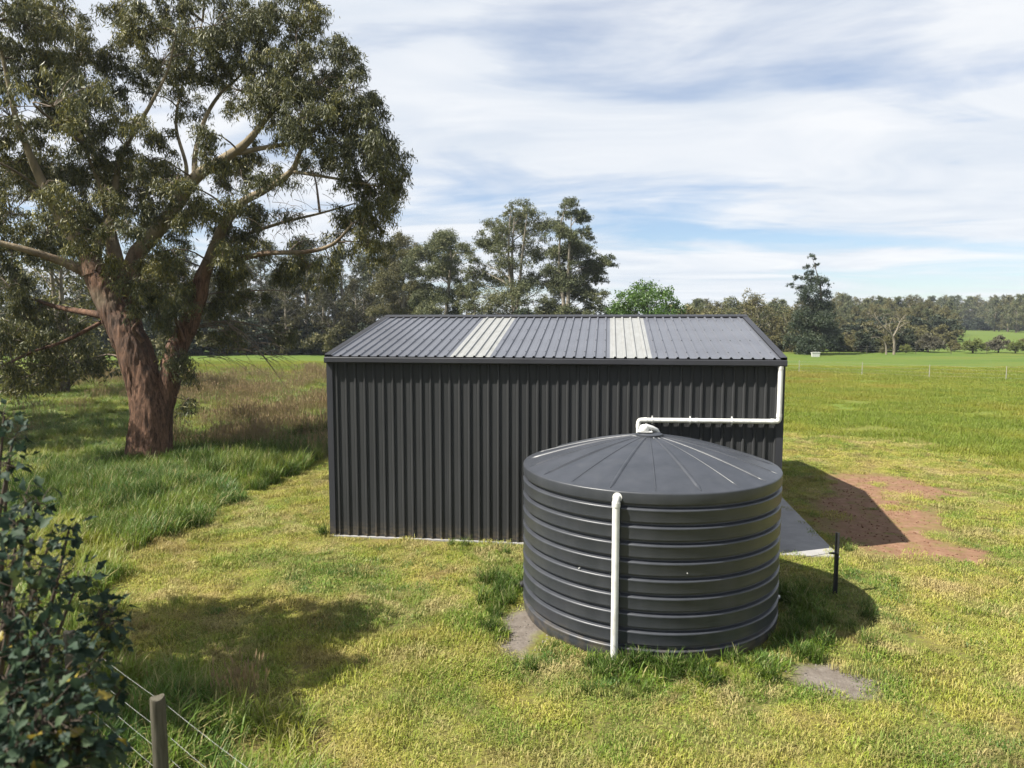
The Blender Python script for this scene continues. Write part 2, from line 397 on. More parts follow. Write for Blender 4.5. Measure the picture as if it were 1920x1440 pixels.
M_YELLOWLEAF = mat_leaf('yellowed_shrub_leaves', [(.25, (.16, .12, .02)), (.5, (.24, .19, .03)), (.8, (.20, .10, .03))], .45, .4, .3, 2.5)
def mat_bark(name, lowcol, hicol, z0, z1, sc=1.0):
    m = NT(name); p = m.pos(); s = m.n('ShaderNodeSeparateXYZ'); m.l(p, s.inputs[0])
    g = m.math('ADD', m.math('MULTIPLY', m.noise(m.map(p, (5*sc, 5*sc, 1.3*sc)), 1.6, 7, .65, .7), .6), m.math('MULTIPLY', m.noise(m.map(p, (16*sc, 16*sc, 3.2*sc)), 1.7, 6, .7, .5), .4)); n = m.noise(p, .9, 4, .6)
    low = m.mix(m.ramp(g, [(.40, 0), (.58, 1)]), tuple(x*.22 for x in lowcol), lowcol)
    low = m.mix(m.ramp(n, [(.5, 0), (.7, .5)]), low, (.075, .06, .052))
    hi = m.mix(m.ramp(m.noise(m.map(p, (2, 2, .7)), 1.4, 5, .6), [(.42, 0), (.62, 1)]), hicol, tuple(a*.55 for a in hicol))
    f = m.math('DIVIDE', m.math('SUBTRACT', m.math('ADD', s.outputs[2], m.math('MULTIPLY', m.math('SUBTRACT', n, .5), 5.0)), z0), z1-z0, clamp=True)
    c = m.mix(f, low, hi)
    return m.done(m.bsdf(c, .85, .2, m.bump(g, 1.0, .07)))
M_BARK = mat_bark('stringy_gum_bark', (.165, .092, .058), (.245, .200, .130), 5.2, 7.4)
M_BARKFAR = mat_bark('pale_gum_bark', (.13, .105, .08), (.24, .21, .165), 1.0, 5.0, .5)
M_TWIG = mat_plain('grey_brown_twigs', (.16, .125, .095), .85, .2, .5, 6)
M_DEAD = mat_plain('bleached_dead_wood', (.19, .165, .125), .85, .2, .35, 3)
M_BURL = mat_plain('dark_trunk_wood', (.075, .058, .045), .9, .2, .4, 5)

# ================================================================== SETTING
S = 2600.0
g = MB(); 
gx = [-S, -200, -60, -20, 0, 20, 60, 200, S]
V = [(x, y, 0) for y in gx for x in gx]; k = len(gx)
g.add(V, [(j*k+i, j*k+i+1, (j+1)*k+i+1, (j+1)*k+i) for j in range(k-1) for i in range(k-1)])
struct(g.build('ground', M_GROUND))
# concrete slab under the shed with an apron along its far side
SW, SDEP, HE, HR, SL0 = 8.645, 7.73, 3.60, 4.44, 0.035
sl = MB(); sl.box(-.03, 9.76, -.045, SDEP+.05, -.12, SL0)
so = struct(sl.build('concrete_slab', M_CONC))
bv = so.modifiers.new('edge', 'BEVEL'); bv.width = .012; bv.segments = 2

# ================================================================== SHED
shed = thing('steel_shed', (0, 0, 0), 'charcoal ribbed steel shed with low gable roof and two pale skylight strips', 'shed')
PITCHR = .1905
def rib_profile(n):
    """n pans of trapezoid ribbed steel: list of (u, height)"""
    o = []
    for i in range(n):
        b = i*PITCHR
        o += [(b, 0), (b+.035, 0), (b+.041, .0025), (b+.047, 0), (b+.0655, 0), (b+.0825, .029), (b+.108, .029), (b+.125, 0), (b+.143, 0), (b+.149, .0025), (b+.155, 0)]
    o.append((n*PITCHR+.012, 0))
    return o
def ribbed(n, to3d, a, bfun, mat, name, thick=.004, u0=0.0):
    """sheet from line a to line b(u): to3d(u, v, h) -> point"""
    P = rib_profile(n); V = []; F = []; c = len(P)
    for u, h in P: V.append(to3d(u, a, h))
    for u, h in P: V.append(to3d(u, bfun(u0+u), h))
    for u, h in P: V.append(to3d(u, a, h-thick))
    for u, h in P: V.append(to3d(u, bfun(u0+u), h-thick))
    for i in range(c-1):
        F.append((i, i+1, c+i+1, c+i)); F.append((2*c+i, 3*c+i, 3*c+i+1, 2*c+i+1))
        F.append((2*c+i, 2*c+i+1, i+1, i)); F.append((c+i, c+i+1, 3*c+i+1, 3*c+i))
    F.append((0, c, 3*c, 2*c)); F.append((c-1, 3*c-1, 4*c-1, 2*c-1))
    m = bpy.data.meshes.new(name); m.from_pydata([tuple(v) for v in V], [], F); m.materials.append(mat); m.update(); return m
# long walls (front y=0, rear y=SDEP)
XF0 = .169-.095
for side in (0, 1):
    t3 = (lambda u, v, h: (u, -h, v)) if side == 0 else (lambda u, v, h: (u, h, v))
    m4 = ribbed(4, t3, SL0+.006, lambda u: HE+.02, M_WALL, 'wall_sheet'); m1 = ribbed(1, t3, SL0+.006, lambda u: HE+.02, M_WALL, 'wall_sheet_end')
    for i in range(12):
        o = obj('wall_sheet', m4 if i < 11 else m1, shed)
        o.location = (XF0+i*4*PITCHR, (0 if side == 0 else SDEP)+(-.0 if i % 2 else -.0025)*(1 if side == 0 else -1), 0)
# gable walls
def gz(y): return HE+.02+(HR-.07-HE)*(1-abs(y-SDEP/2)/(SDEP/2))
for side in (0, 1):
    x = 0.0 if side == 0 else SW
    for i in range(10):
        y0 = .055+i*4*PITCHR; sgn = -1 if side == 0 else 1
        m = ribbed(4, (lambda u, v, h: (sgn*h, u, v)), SL0+.006, gz, M_WALL, 'gable_sheet', u0=y0)
        o = obj('gable_sheet', m, shed); o.location = (x+sgn*.002*(i % 2), y0, 0)
# corner flashings, base angle
for x in (0, 1):
    for y in (0, 1):
        f = MB(); sx = -1 if x == 0 else 1; sy = -1 if y == 0 else 1
        X = 0 if x == 0 else SW; Y = 0 if y == 0 else SDEP
        a = sorted((X+sx*.036, X-sx*.085)); b = sorted((Y+sy*.036, Y+sy*.0325))
        f.box(a[0], a[1], b[0], b[1], SL0+.004, HE+.03)
        a = sorted((X+sx*.036, X+sx*.0325)); b = sorted((Y+sy*.0325, Y-sy*.085))
        f.box(a[0], a[1], b[0], b[1], SL0+.004, HE+.03)
        f.build('corner_flashing', M_TRIM, shed)
# roof sheets: rise from eave to ridge
RX0, RX1 = -.03, SW+.035
YE, YR = -.085, SDEP/2
sl_ = math.atan2(HR-(HE+.055), YR-YE); LR = math.hypot(HR-(HE+.055), YR-YE)
def roofpt(side):
    def f(u, v, h):
        y = YE+v*math.cos(sl_)-h*math.sin(sl_); z = HE+.055+v*math.sin(sl_)+h*math.cos(sl_)
        return (u, y if side == 0 else SDEP-y, z)
    return f
ROOFX = 2.475-3*4*PITCHR        # so that the first skylight starts at 2.475
for side in (0, 1):
    mm = {}
    for key, mat in (('roof_sheet', M_ROOF), ('skylight_sheet', M_FIBRE)):
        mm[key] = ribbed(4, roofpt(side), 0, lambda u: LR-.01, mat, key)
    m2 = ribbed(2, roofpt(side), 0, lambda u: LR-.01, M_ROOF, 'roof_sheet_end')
    for i in range(12):
        x = ROOFX+i*4*PITCHR + (.0 if i else 0)
        sky_ = i in (3, 7)
        if x+.2 > RX1: break
        if i == 0:
            x = 2.475-2*4*PITCHR-4*PITCHR
        last = x+4*PITCHR > RX1
        o = obj('skylight_sheet' if sky_ else 'roof_sheet', mm['skylight_sheet' if sky_ else 'roof_sheet'] if not last else m2, shed)
        o.location = (x, 0, .0016 if i % 2 else 0)
        if sky_ and side == 0: o['label'] = 'pale translucent skylight strip in the dark roof'
    # first narrow sheet at the near barge
    ma = ribbed(1, roofpt(side), 0, lambda u: LR-.01, M_ROOF, 'roof_sheet_start')
    o = obj('roof_sheet', ma, shed); o.location = (ROOFX-PITCHR, 0, -.001)
# ridge cap
rc = MB(); t = math.tan(sl_)
for s_ in (-1, 1):
    w = .17
    V = []
    for x in (RX0-.012, RX1+.012):
        V += [(x, YR, HR+.052), (x, YR+s_*w, HR+.052-w*t), (x, YR+s_*(w+.008), HR+.028-w*t), (x, YR+s_*w, HR+.048-w*t), (x, YR, HR+.047)]
    F = [(0, 1, 6, 5), (1, 2, 7, 6), (2, 3, 8, 7), (3, 4, 9, 8), (0, 4, 3, 1), (5, 6, 8, 9)]
    rc.add(V, F)
rc.build('ridge_cap', M_TRIM, shed)
# barge cappings on the gables
for xs in (0, 1):
    for side in (0, 1):
        b = MB(); X0, X1 = (RX0-.01, RX0+.11) if xs == 0 else (RX1-.11, RX1+.01)
        def q(v, h, x): p = roofpt(side)(0, v, h); return (x, p[1], p[2])
        xo = X0 if xs == 0 else X1; xi = X1 if xs == 0 else X0; xd = xo+(.004 if xs == 0 else -.004)
        V = [q(v, h, x) for v in (-.02, LR+.0) for (x, h) in ((xi, .034), (xo, .038), (xo, -.13), (xd, -.13), (xd, .034), (xi, .030))]
        F = [(i, (i+1) % 6, 6+(i+1) % 6, 6+i) for i in range(6)]+[(0, 5, 4, 3, 2, 1), (6, 7, 8, 9, 10, 11)]
        b.add(V, F); b.build('barge_capping', M_TRIM, shed)
# gutters (quad section) and fascia
for side in (0, 1):
    gm = MB()
    prof = [(-.033, 3.628), (-.033, 3.528), (-.105, 3.522), (-.140, 3.532), (-.146, 3.545), (-.146, 3.625), (-.136, 3.640), (-.128, 3.638), (-.134, 3.622), (-.136, 3.548), (-.104, 3.530), (-.041, 3.535), (-.041, 3.628)]
    V = []
    for x in (RX0-.004, RX1+.004): V += [(x, y if side == 0 else SDEP-y, z) for y, z in prof]
    n = len(prof); F = [(i, (i+1) % n, n+(i+1) % n, n+i) for i in range(n)]
    # stop ends
    gm.add(V, F)
    for x in (RX0-.007, RX1+.0045):
        pts = [(-.033, 3.528), (-.105, 3.522), (-.140, 3.532), (-.146, 3.545), (-.146, 3.625), (-.033, 3.628)]
        V = [(x, y if side == 0 else SDEP-y, z) for y, z in pts]+[(x+.0028, y if side == 0 else SDEP-y, z) for y, z in pts]
        gm.add(V, [(0, 1, 2, 3, 4, 5), (11, 10, 9, 8, 7, 6)]+[(i, (i+1) % 6, 6+(i+1) % 6, 6+i) for i in range(6)])
    gm.build('gutter', M_TRIM, shed)
# roof screws along two lines, joined with the sheets' part as small fixings
sc_ = MB()
for v in (.35, 1.35, 2.35, 3.35):
    for i in range(45):
        u = ROOFX+.095+i*PITCHR
        if 2.475 < u < 2.475+.76 or 5.523 < u < 5.523+.76: continue
        p = roofpt(0)(u, v, .030); sc_.lathe([(.012, 0), (.012, .006), (.006, .010)], 6, p, capt=True)
so_ = sc_.build('roof_screws', M_TRIM, shed); so_['kind'] = 'stuff'
# white downpipe: from the gutter along the wall to the tank inlet
def bend(p0, p1, p2, r, n=6):
    p0, p1, p2 = (np.array(p, float) for p in (p0, p1, p2)); a = (p0-p1)/np.linalg.norm(p0-p1); b = (p2-p1)/np.linalg.norm(p2-p1)
    out = []
    for i in range(n+1):
        t = i/n; out.append((1-t)**2*(p1+a*r)+2*t*(1-t)*p1+t*t*(p1+b*r))
    return out
YP = -.095; PR = .045
dp = obj('downpipe', None, shed) if False else None
pm = MB()
A, B, C_, D_, E2 = (8.585, YP, 3.53), (8.585, YP, 2.52), (6.07, YP, 2.50), (6.07, YP, 2.06), (6.07, -1.25, 2.06)
path = [A]+bend(A, B, C_, .06)+bend(B, C_, D_, .06)+bend(C_, D_, E2, .07)+[E2]
pm.tube(path, PR, 16)
dpo = pm.build('downpipe', M_PVC, shed, angle=40)
for (p0, p1, nm) in (((8.585, YP, 3.53), (8.585, YP, 3.47), 'pipe_collar'), ((8.585, YP, 2.66), (8.585, YP, 2.60), 'pipe_collar'), ((8.50, YP, 2.519), (8.44, YP, 2.519), 'pipe_collar'),
                     ((6.16, YP, 2.501), (6.22, YP, 2.501), 'pipe_collar'), ((6.07, YP, 2.42), (6.07, YP, 2.36), 'pipe_collar'), ((7.10, YP, 2.508), (7.15, YP, 2.508), 'pipe_collar')):
    c = MB(); c.tube([p0, p1], PR+.006, 16); c.build(nm, M_PVC, dpo, angle=40)
for x in (6.32, 7.01, 7.76):
    c = MB(); zc = 2.50+(x-6.07)*.008
    c.tube([(x-.014, YP, zc), (x+.014, YP, zc)], PR+.008, 16); c.box(x-.012, x+.012, YP+.03, -.029, zc-.075, zc+.075)
    c.build('pipe_bracket', M_PVC, dpo, angle=40)

# ================================================================== WATER TANK
TX, TY, TR, TH = 6.115, -2.735, 1.88, 2.21
tank = thing('water_tank', (TX, TY, 0), 'round dark grey plastic rainwater tank with ribbed sides and domed lid', 'tank')
prof = [(TR-.06, -.06), (TR-.035, .0)]
zs = [2.01-.2275*i for i in range(9)]
r_in, r_out = TR-.050, TR
z = .0
prof = [(TR-.055, -.06), (TR-.035, -.02), (TR-.02, .02)]
low = zs[::-1]
prof += [(r_out-.006, .05), (r_out-.001, low[0]-.075)]
for i, zt in enumerate(low):
    # band top edge: crisp raised lip, then a narrow groove, then the next band starts
    prof += [(r_out, zt-.042), (r_out+.006, zt-.030), (r_out+.007, zt-.022), (r_out+.005, zt-.013), (r_out-.001, zt-.006), (r_out-.012, zt-.001), (r_in+.014, zt+.006), (r_in+.003, zt+.014), (r_in, zt+.022), (r_in, zt+.038), (r_out-.010, zt+.048), (r_out-.001, zt+.056), (r_out, zt+.068)]
prof += [(r_out+.002, 2.09), (r_out+.006, TH-.014), (r_out+.004, TH-.002), (r_out-.003, TH+.005), (r_out-.03, TH+.012)]
tb = MB(); tb.lathe(prof, 128); tb.build('tank_wall', M_TANK, tank, angle=62)
def domez(r):
    t = r/(TR-.03); return TH+.012+.43*(1-t**1.42)
dome = MB(); rp = [(TR-.03, domez(TR-.03))]
for i in range(1, 17):
    r = (TR-.03)*(1-i/17.0); rp.append((r, domez(r)))
rp.append((.012, domez(.012)))
dome.lathe(rp, 120, capt=True)
dome.build('tank_roof', M_TANK, tank, smooth=True)
for i in range(20):
    th = R(-90-.4+18*i); wide = (i % 2 == 1)
    w0, h0 = (.034, .020) if wide else (.013, .010)
    V = []; F = []; n = 15
    c, s_ = math.cos(th), math.sin(th); sec = [(-1, -.010), (-.55, .85), (0, 1.0), (.55, .85), (1, -.010)]
    for j in range(n+1):
        r = .17+(TR-.06-.17)*j/n; zc = domez(r); k = (.55+.45*min(1, r/1.0))*(1.0 if j < n else .35)
        for a, hh in sec:
            off = a*w0*k; V.append((c*r-s_*off, s_*r+c*off, zc+(hh*h0*(k if j < n else .2) if hh > 0 else -.012)))
    for j in range(n):
        for q_ in range(4): F.append((j*5+q_, j*5+q_+1, (j+1)*5+q_+1, (j+1)*5+q_))
    F.append((0, 1, 2, 3, 4)); F.append(tuple(n*5+q_ for q_ in (4, 3, 2, 1, 0)))
    b = MB(); b.add(V, [f[::-1] for f in F]); b.build('roof_rib', M_TANK, tank, smooth=True)
# inlet fittings at the crown
b = MB(); b.lathe([(.20, 0), (.20, .035), (.17, .05), (.02, .052)], 32, (0, 0, domez(.15)-.01), capt=True); b.build('crown_plate', M_TANK, tank, angle=30)
b = MB(); zc = domez(0)+.048
b.box(-.17, .04, -.09, .09, zc-.004, zc+.008); b.build('inlet_plate', M_PVC, tank)
b = MB(); n = 12
dm = [(.072, 0), (.072, .025)]+[(.072*math.cos(t), .025+.07*math.sin(t)) for t in np.linspace(.15, 1.5, 7)]
b.lathe(dm, 24, (-.08, -.01, zc+.014), capt=True); b.build('inlet_cap', M_PVC, tank, smooth=True)
b = MB(); b.tube([(-.06, .02, zc+.075), (.04, .05, zc+.045), (.11, .08, zc+.01), (.14, .12, zc-.05)], [.04, .036, .034, .032], 14); b.build('inlet_elbow', M_PVC, tank, angle=40)
# overflow pipe on the near side
ang = R(-105); ox, oy = math.cos(ang), math.sin(ang); ro = TR+.062
P0 = (ox*(TR-.02), oy*(TR-.02), 2.135); P1 = (ox*ro, oy*ro, 2.135); P2 = (ox*ro, oy*ro, -.02)
op = MB(); op.tube([P0]+bend(P0, P1, P2, .055, 8)+[P2], .047, 18); oo = op.build('overflow_pipe', M_PVC, tank, angle=40)
c = MB(); c.tube([(ox*ro, oy*ro, 2.085), (ox*ro, oy*ro, 2.03)], .054, 18); c.tube([(ox*ro, oy*ro, 2.03), (ox*ro, oy*ro, 2.022)], .051, 18); c.build('pipe_elbow_collar', M_PVC, oo, angle=40)
c = MB(); c.tube([(ox*(TR-.02), oy*(TR-.02), 2.135), (ox*(TR+.012), oy*(TR+.012), 2.135)], .062, 18); c.build('pipe_flange', M_PVC, oo, angle=40)
# outlet stub to the far right, black fitting to the left
a2 = R(8); c = MB(); ca, sa = math.cos(a2), math.sin(a2)
c.tube([(ca*(TR-.04), sa*(TR-.04), .14), (ca*(TR+.16), sa*(TR+.16), .14)], .03, 12); c.tube([(ca*(TR+.06), sa*(TR+.06), .14), (ca*(TR+.10), sa*(TR+.10), .14)], .045, 12)
c.build('outlet_pipe', M_PVC, tank, angle=40)
a2 = R(172); ca, sa = math.cos(a2), math.sin(a2); c = MB()
c.tube([(ca*(TR-.05), sa*(TR-.05), .16), (ca*(TR+.08), sa*(TR+.08), .16)], .042, 12); c.tube([(ca*(TR+.05), sa*(TR+.05), .16), (ca*(TR+.09), sa*(TR+.09), .13)], .055, 12)
c.build('outlet_fitting', M_RUBBER, tank, angle=40)
# pale scuffs: small screw plugs on the wall
for a_, z_ in ((-121, 1.12), (-78, 1.20)):
    ca, sa = math.cos(R(a_)), math.sin(R(a_)); c = MB(); c.tube([(ca*(TR-.02), sa*(TR-.02), z_), (ca*(TR+.008), sa*(TR+.008), z_)], .007, 8); c.build('wall_plug', M_PVC, tank)

# ================================================================== PICKET BY THE TANK
px0 = ground(1565, 1116)
pk = thing('steel_picket', (px0[0], px0[1], 0), 'thin black steel picket standing in grass beside the tank and slab corner', 'picket')
b = MB(); H = 1.02
for a_ in (90, 210, 330):
    ca, sa = math.cos(R(a_)), math.sin(R(a_)); nx, ny = -sa*.004, ca*.004
    V = [(nx, ny, -.15), (ca*.038+nx, sa*.038+ny, -.15), (ca*.038-nx, sa*.038-ny, -.15), (-nx, -ny, -.15)]
    V += [(x, y, H) for x, y, z in V]
    b.add(V, [(0, 1, 5, 4), (1, 2, 6, 5), (2, 3, 7, 6), (3, 0, 4, 7), (4, 5, 6, 7), (3, 2, 1, 0)])
b.build('post', M_BLACK, pk)
b = MB(); b.tube([(0, 0, .68), (-.05, 0, .685), (-.11, .01, .68)], [.022, .018, .012], 8); b.build('insulator', M_RUBBER, pk)
b = MB(); b.tube([(-.10, .01, .68), (-.45, .06, .58), (-1.0, .2, .34)], .0035, 5); b.build('wire', M_BLACK, pk)

# ================================================================== FENCES
pA = ground(293, 1308, 1.2); pB = ground(130, 1185, 1.2)
fd = (pB-pA)[:2]; 
fence = thing('wire_fence', (pA[0], pA[1], 0), 'timber post and plain wire fence running through long grass at the shrub', 'fence')
def fpt(k): return np.array([fd[0]*k, fd[1]*k])
rg = random.Random(4)
for k in (-1, 0, 1, 2, 3, 4):
    b = MB(); n = 20; rr = .060 if k < 1 else .056; V = []
    hs = [-.3, 0, .3, .6, .9, 1.12, 1.19, 1.205]
    for j, h in enumerate(hs):
        for i in range(n):
            a_ = 2*math.pi*i/n; r = rr*(1+.05*math.sin(3*a_+k)+.03*rg.uniform(-1, 1))*(1 if j < 6 else (.97 if j == 6 else .88))
            V.append((r*math.cos(a_)+.01*math.sin(h*2+k), r*math.sin(a_), h+(.012*math.sin(a_*2+k) if j > 5 else 0)))
    F = [(j*n+i, j*n+(i+1) % n, (j+1)*n+(i+1) % n, (j+1)*n+i) for j in range(len(hs)-1) for i in range(n)]+[tuple((len(hs)-1)*n+i for i in range(n))]
    b.add(V, F); o = b.build('post', M_POST, fence, angle=45); o.location = (*fpt(k), 0)
    if k == 0: o['label'] = 'weathered round timber post with a split top'
for h in (1.13, .86, .66, .46, .24):
    b = MB(); pts = []
    for i in range(0, 61):
        k = -1+5*i/60; s_ = abs((k % 1)-.5)*2; off = .058
        p = fpt(k); pts.append((p[0]-fd[1]/np.linalg.norm(fd)*-off, p[1]+fd[0]/np.linalg.norm(fd)*-off, h-.018*(1-s_*s_)))
    b.tube(pts, .0012, 5); b.build('wire', M_WIRE, fence)
b = MB(); b.tube([(.05, -.08, .58), (.10, -.10, .52), (.09, -.12, .45), (.03, -.11, .42), (-.02, -.10, .47), (.02, -.09, .55)], .006, 6); b.build('wire_coil', M_BLACK, fence)

def picket_fence(pts, label, h=1.05, r=.022, mat=M_GREYPOST, nw=4, name='field_fence'):
    o3 = thing(name, (pts[0][0], pts[0][1], 0), label, 'fence')
    base = np.array(pts[0])
    m = MB(); m.tube([(0, 0, -.2), (0, 0, h)], [r, r*.9], 6); me = m.mesh('picket', mat)
    for p in pts: o = obj('post', me, o3); o.location = (p[0]-base[0], p[1]-base[1], 0)
    for w in range(nw):
        b = MB(); b.tube([(p[0]-base[0], p[1]-base[1], h*(.92-.24*w)) for p in pts], .0028, 4); b.build('wire', M_WIRE, o3)
    return o3
f1 = [ground(*p)[:2] for p in ((1616, 704), (1742, 710), (1886, 714))]
st = (f1[2]-f1[0])/2
picket_fence([f1[0]+st*k for k in (-3, -2, -1, 0)]+[f1[1], f1[2], f1[2]+st, f1[2]+2*st], 'thin grey picket and wire fence crossing the middle of the right green paddock')
f2 = [ground(x, 664)[:2] for x in (1530, 1573, 1625, 1717, 1783, 1850, 1930)]
picket_fence(f2, 'sparse low post fence along the far paddock edge in front of bushes', 1.1, .032, M_POST, 3)
# white trough by the pine-like tree
wp = ground(1529, 669)
wtr = thing('water_trough', (wp[0], wp[1], 0), 'small white trough on the far paddock edge under the tall ragged tree', 'trough')
b = MB(); V = []
for (hx, hy, z) in ((.40, .20, .0), (.46, .25, .48), (.50, .29, .50), (.50, .29, .55), (.43, .22, .55), (.36, .16, .12)):
    V += [(-hx, -hy, z), (hx, -hy, z), (hx, hy, z), (-hx, hy, z)]
F = [(j*4+i, j*4+(i+1) % 4, (j+1)*4+(i+1) % 4, (j+1)*4+i) for j in range(5) for i in range(4)]+[(20, 21, 22, 23), (3, 2, 1, 0)]
b.add(V, F); b.build('basin', M_PVC, wtr)
for x_ in (-.31, .31):
    b = MB(); b.box(x_-.05, x_+.05, -.2, .2, -.05, .01); b.build('foot_rail', M_CONC, wtr)

# ================================================================== TREES
def spline(pts, rad, step):
    """Catmull-Rom resample of a limb"""
    P = np.array(pts, float); r = np.array(rad, float)
    P = np.vstack([2*P[0]-P[1], P, 2*P[-1]-P[-2]]); r = np.concatenate([[r[0]], r, [r[-1]]])
    O = []; Q = []
    for i in range(1, len(P)-2):
        n = max(2, int(np.linalg.norm(P[i+1]-P[i])/step))
        for k in range(n):
            t = k/n; a, b, c, d = P[i-1], P[i], P[i+1], P[i+2]
            O.append(.5*((2*b)+(c-a)*t+(2*a-5*b+4*c-d)*t*t+(3*b-a-3*c+d)*t**3)); Q.append(r[i]+(r[i+1]-r[i])*t)
    O.append(P[-2]); Q.append(r[-2])
    return np.array(O), np.array(Q)
class Tubes:
    def __init__(s): s.V = []; s.F = []; s.n = 0
    def add(s, pts, rad, sides=8, step=.4, rough=0.0, freq=3.0, smooth=True):
        P, r = spline(pts, rad, step) if smooth and len(pts) > 1 else (np.array(pts, float), np.array(rad, float))
        m = len(P); T = np.gradient(P, axis=0) if m > 1 else P; T /= np.linalg.norm(T, axis=1)[:, None]+1e-9
        u = np.cross(T[0], (0.31, .95, 0.05)); U = []
        for t in T:
            u = u-t*np.dot(u, t); u = u/(np.linalg.norm(u)+1e-9); U.append(u)
        U = np.array(U); Wv = np.cross(T, U); a = np.linspace(0, 2*np.pi, sides, endpoint=False)
        ring = U[:, None, :]*np.cos(a)[None, :, None]+Wv[:, None, :]*np.sin(a)[None, :, None]
        X = P[:, None, :]+ring*r[:, None, None]
        if rough > 0:
            q = X.reshape(-1, 3)*np.array([1, 1, .13]); n = vnoise(q, freq*2.2)-.5; n2_ = vnoise(q*np.array([1, 1, 3.0]), freq*.35)-.5
            X = X+ring*((n*1.0+n2_*1.0).reshape(m, sides)*rough*np.minimum(1, r*2.2)[:, None])[..., None]
        s.V.append(X.reshape(-1, 3)); i = np.arange(m-1)[:, None]*sides; k = np.arange(sides)[None, :]; k2 = (k+1) % sides
        s.F.append((np.stack([i+k, i+k2, i+sides+k2, i+sides+k], -1)+s.n).reshape(-1, 4)); s.n += m*sides
    def mesh(s, name, mat, origin=(0, 0, 0)):
        return npmesh(name, np.vstack(s.V)-np.array(origin), np.vstack(s.F), True, [mat])
def leaves_mesh(name, P, D, L, w, rng, mat, origin=(0, 0, 0), bend=.15):
    n = len(P); A = rng.normal(size=(n, 3)); D = D/(np.linalg.norm(D, axis=1)[:, None]+1e-9)
    Wd = np.cross(D, A); Wd /= np.linalg.norm(Wd, axis=1)[:, None]+1e-9; N = np.cross(D, Wd)
    L = np.asarray(L)[:, None]; w = np.asarray(w)[:, None]; P = P-np.array(origin)
    mid = P+D*L*.42+N*L*bend*.5
    V = np.stack([P, mid+Wd*w*.5, P+D*L, mid-Wd*w*.5], 1).reshape(-1, 3)
    F = np.arange(n*4, dtype=np.int32).reshape(-1, 4)
    F = np.concatenate([F[:, [0, 1, 2]], F[:, [0, 2, 3]]], 1).reshape(-1, 3)
    t = np.repeat(rng.random(n), 4)
    return npmesh(name, V, F, False, [mat], {'tint': t})

def rand_dirs(rng, n): v = rng.normal(size=(n, 3)); return v/np.linalg.norm(v, axis=1)[:, None]

# ---------------------------------------------------------------- the big gum by the meadow
rng = np.random.default_rng(7)
tb_ = ground(280, 868); TD = float((tb_-CAMP)@FW)
def tp(x, y, dz=0.0): return at(x, y, TD+dz)
BT = thing('gum_tree', (tb_[0], tb_[1], 0), 'huge old gum tree with forked reddish trunk standing in long grass', 'tree')
tr = Tubes(); PXM = FPX/TD
def limb(pts, sides=12, step=.25, rough=.05, freq=3.0, fac=1.0):
    P = [tp(x, y, d) for x, y, d, w in pts]; r = [w/2/PXM*(.86 if y < 500 else 1)*fac for x, y, d, w in pts]
    tr.add(P, r, sides, step, rough, freq); return P
LIMBS = []
def L(pts, **k): LIMBS.append(limb(pts, **k))
b0 = tp(281, 872); 
tr.add([b0+np.array([0, 0, -.35]), tp(282, 868), tp(281, 830), tp(284, 780), tp(277, 735), tp(262, 690), tp(245, 640), tp(217, 590), tp(197, 550), tp(178, 512)],
       [x/2/PXM for x in (104, 88, 76, 72, 66, 62, 58, 50, 46, 40)], 96, .06, .06, 9.0)
L([(300, 815, .05, 34), (306, 765, .1, 38), (318, 710, .2, 42), (333, 650, .35, 38), (357, 600, .45, 35), (372, 555, .5, 32), (378, 525, .5, 29), (396, 480, .5, 26), (417, 429, .4, 22), (450, 383, .2, 18), (500, 354, 0, 15), (546, 321, -.3, 12), (563, 285, -.6, 9), (586, 245, -.9, 5)], sides=48, step=.10, rough=.06, freq=7.0)
L([(258, 680, .25, 40), (248, 620, .5, 40), (238, 570, .7, 38), (224, 520, .8, 34), (214, 470, .9, 30), (205, 420, 1.2, 20), (190, 350, 1.8, 14), (170, 260, 2.4, 9), (150, 170, 2.8, 5)], sides=32, step=.12, rough=.05, freq=6.0)
L([(238, 590, .6, 38), (246, 520, .9, 38), (258, 475, 1, 37), (287, 442, .9, 33), (329, 387, .6, 29), (367, 333, .3, 25), (417, 300, 0, 21), (458, 271, -.3, 17), (487, 238, -.5, 12), (530, 180, -.8, 8), (560, 110, -1, 4)], sides=32, step=.12, rough=.045, freq=6.0)
L([(178, 512, 0, 46), (165, 485, -.1, 36), (129, 429, -.3, 30), (100, 383, -.5, 25), (79, 342, -.7, 20), (60, 300, -1, 16), (30, 220, -1.3, 11), (10, 130, -1.6, 7), (-10, 40, -1.8, 4)], sides=18, step=.16, rough=.06)
L([(178, 514, .1, 34), (179, 475, .2, 24), (196, 433, .3, 18), (211, 400, .3, 15), (217, 342, .3, 13), (227, 292, .2, 11), (258, 237, 0, 9), (287, 187, -.2, 7), (315, 130, -.4, 5), (330, 60, -.5, 3)], step=.2, rough=.03)
L([(160, 508, 0, 24), (120, 492, -.2, 19), (83, 479, -.5, 16), (40, 466, -.8, 14), (0, 456, -1, 12), (-60, 440, -1.4, 9), (-130, 410, -1.9, 6), (-190, 380, -2.2, 3)], step=.2, rough=.03)
L([(365, 335, .3, 14), (367, 283, .5, 11), (387, 217, .8, 9), (417, 171, 1, 7), (450, 142, 1.2, 5), (480, 90, 1.4, 3)], step=.2, rough=.02)
L([(440, 288, -.1, 12), (500, 276, -.3, 10), (552, 266, -.5, 8), (600, 235, -.8, 6), (640, 180, -1, 3)], step=.2, rough=.02)
L([(398, 486, .5, 16), (450, 485, .3, 12), (500, 475, .1, 11), (583, 471, -.2, 9), (628, 455, -.4, 7), (660, 420, -.6, 4)], step=.2, rough=.02)
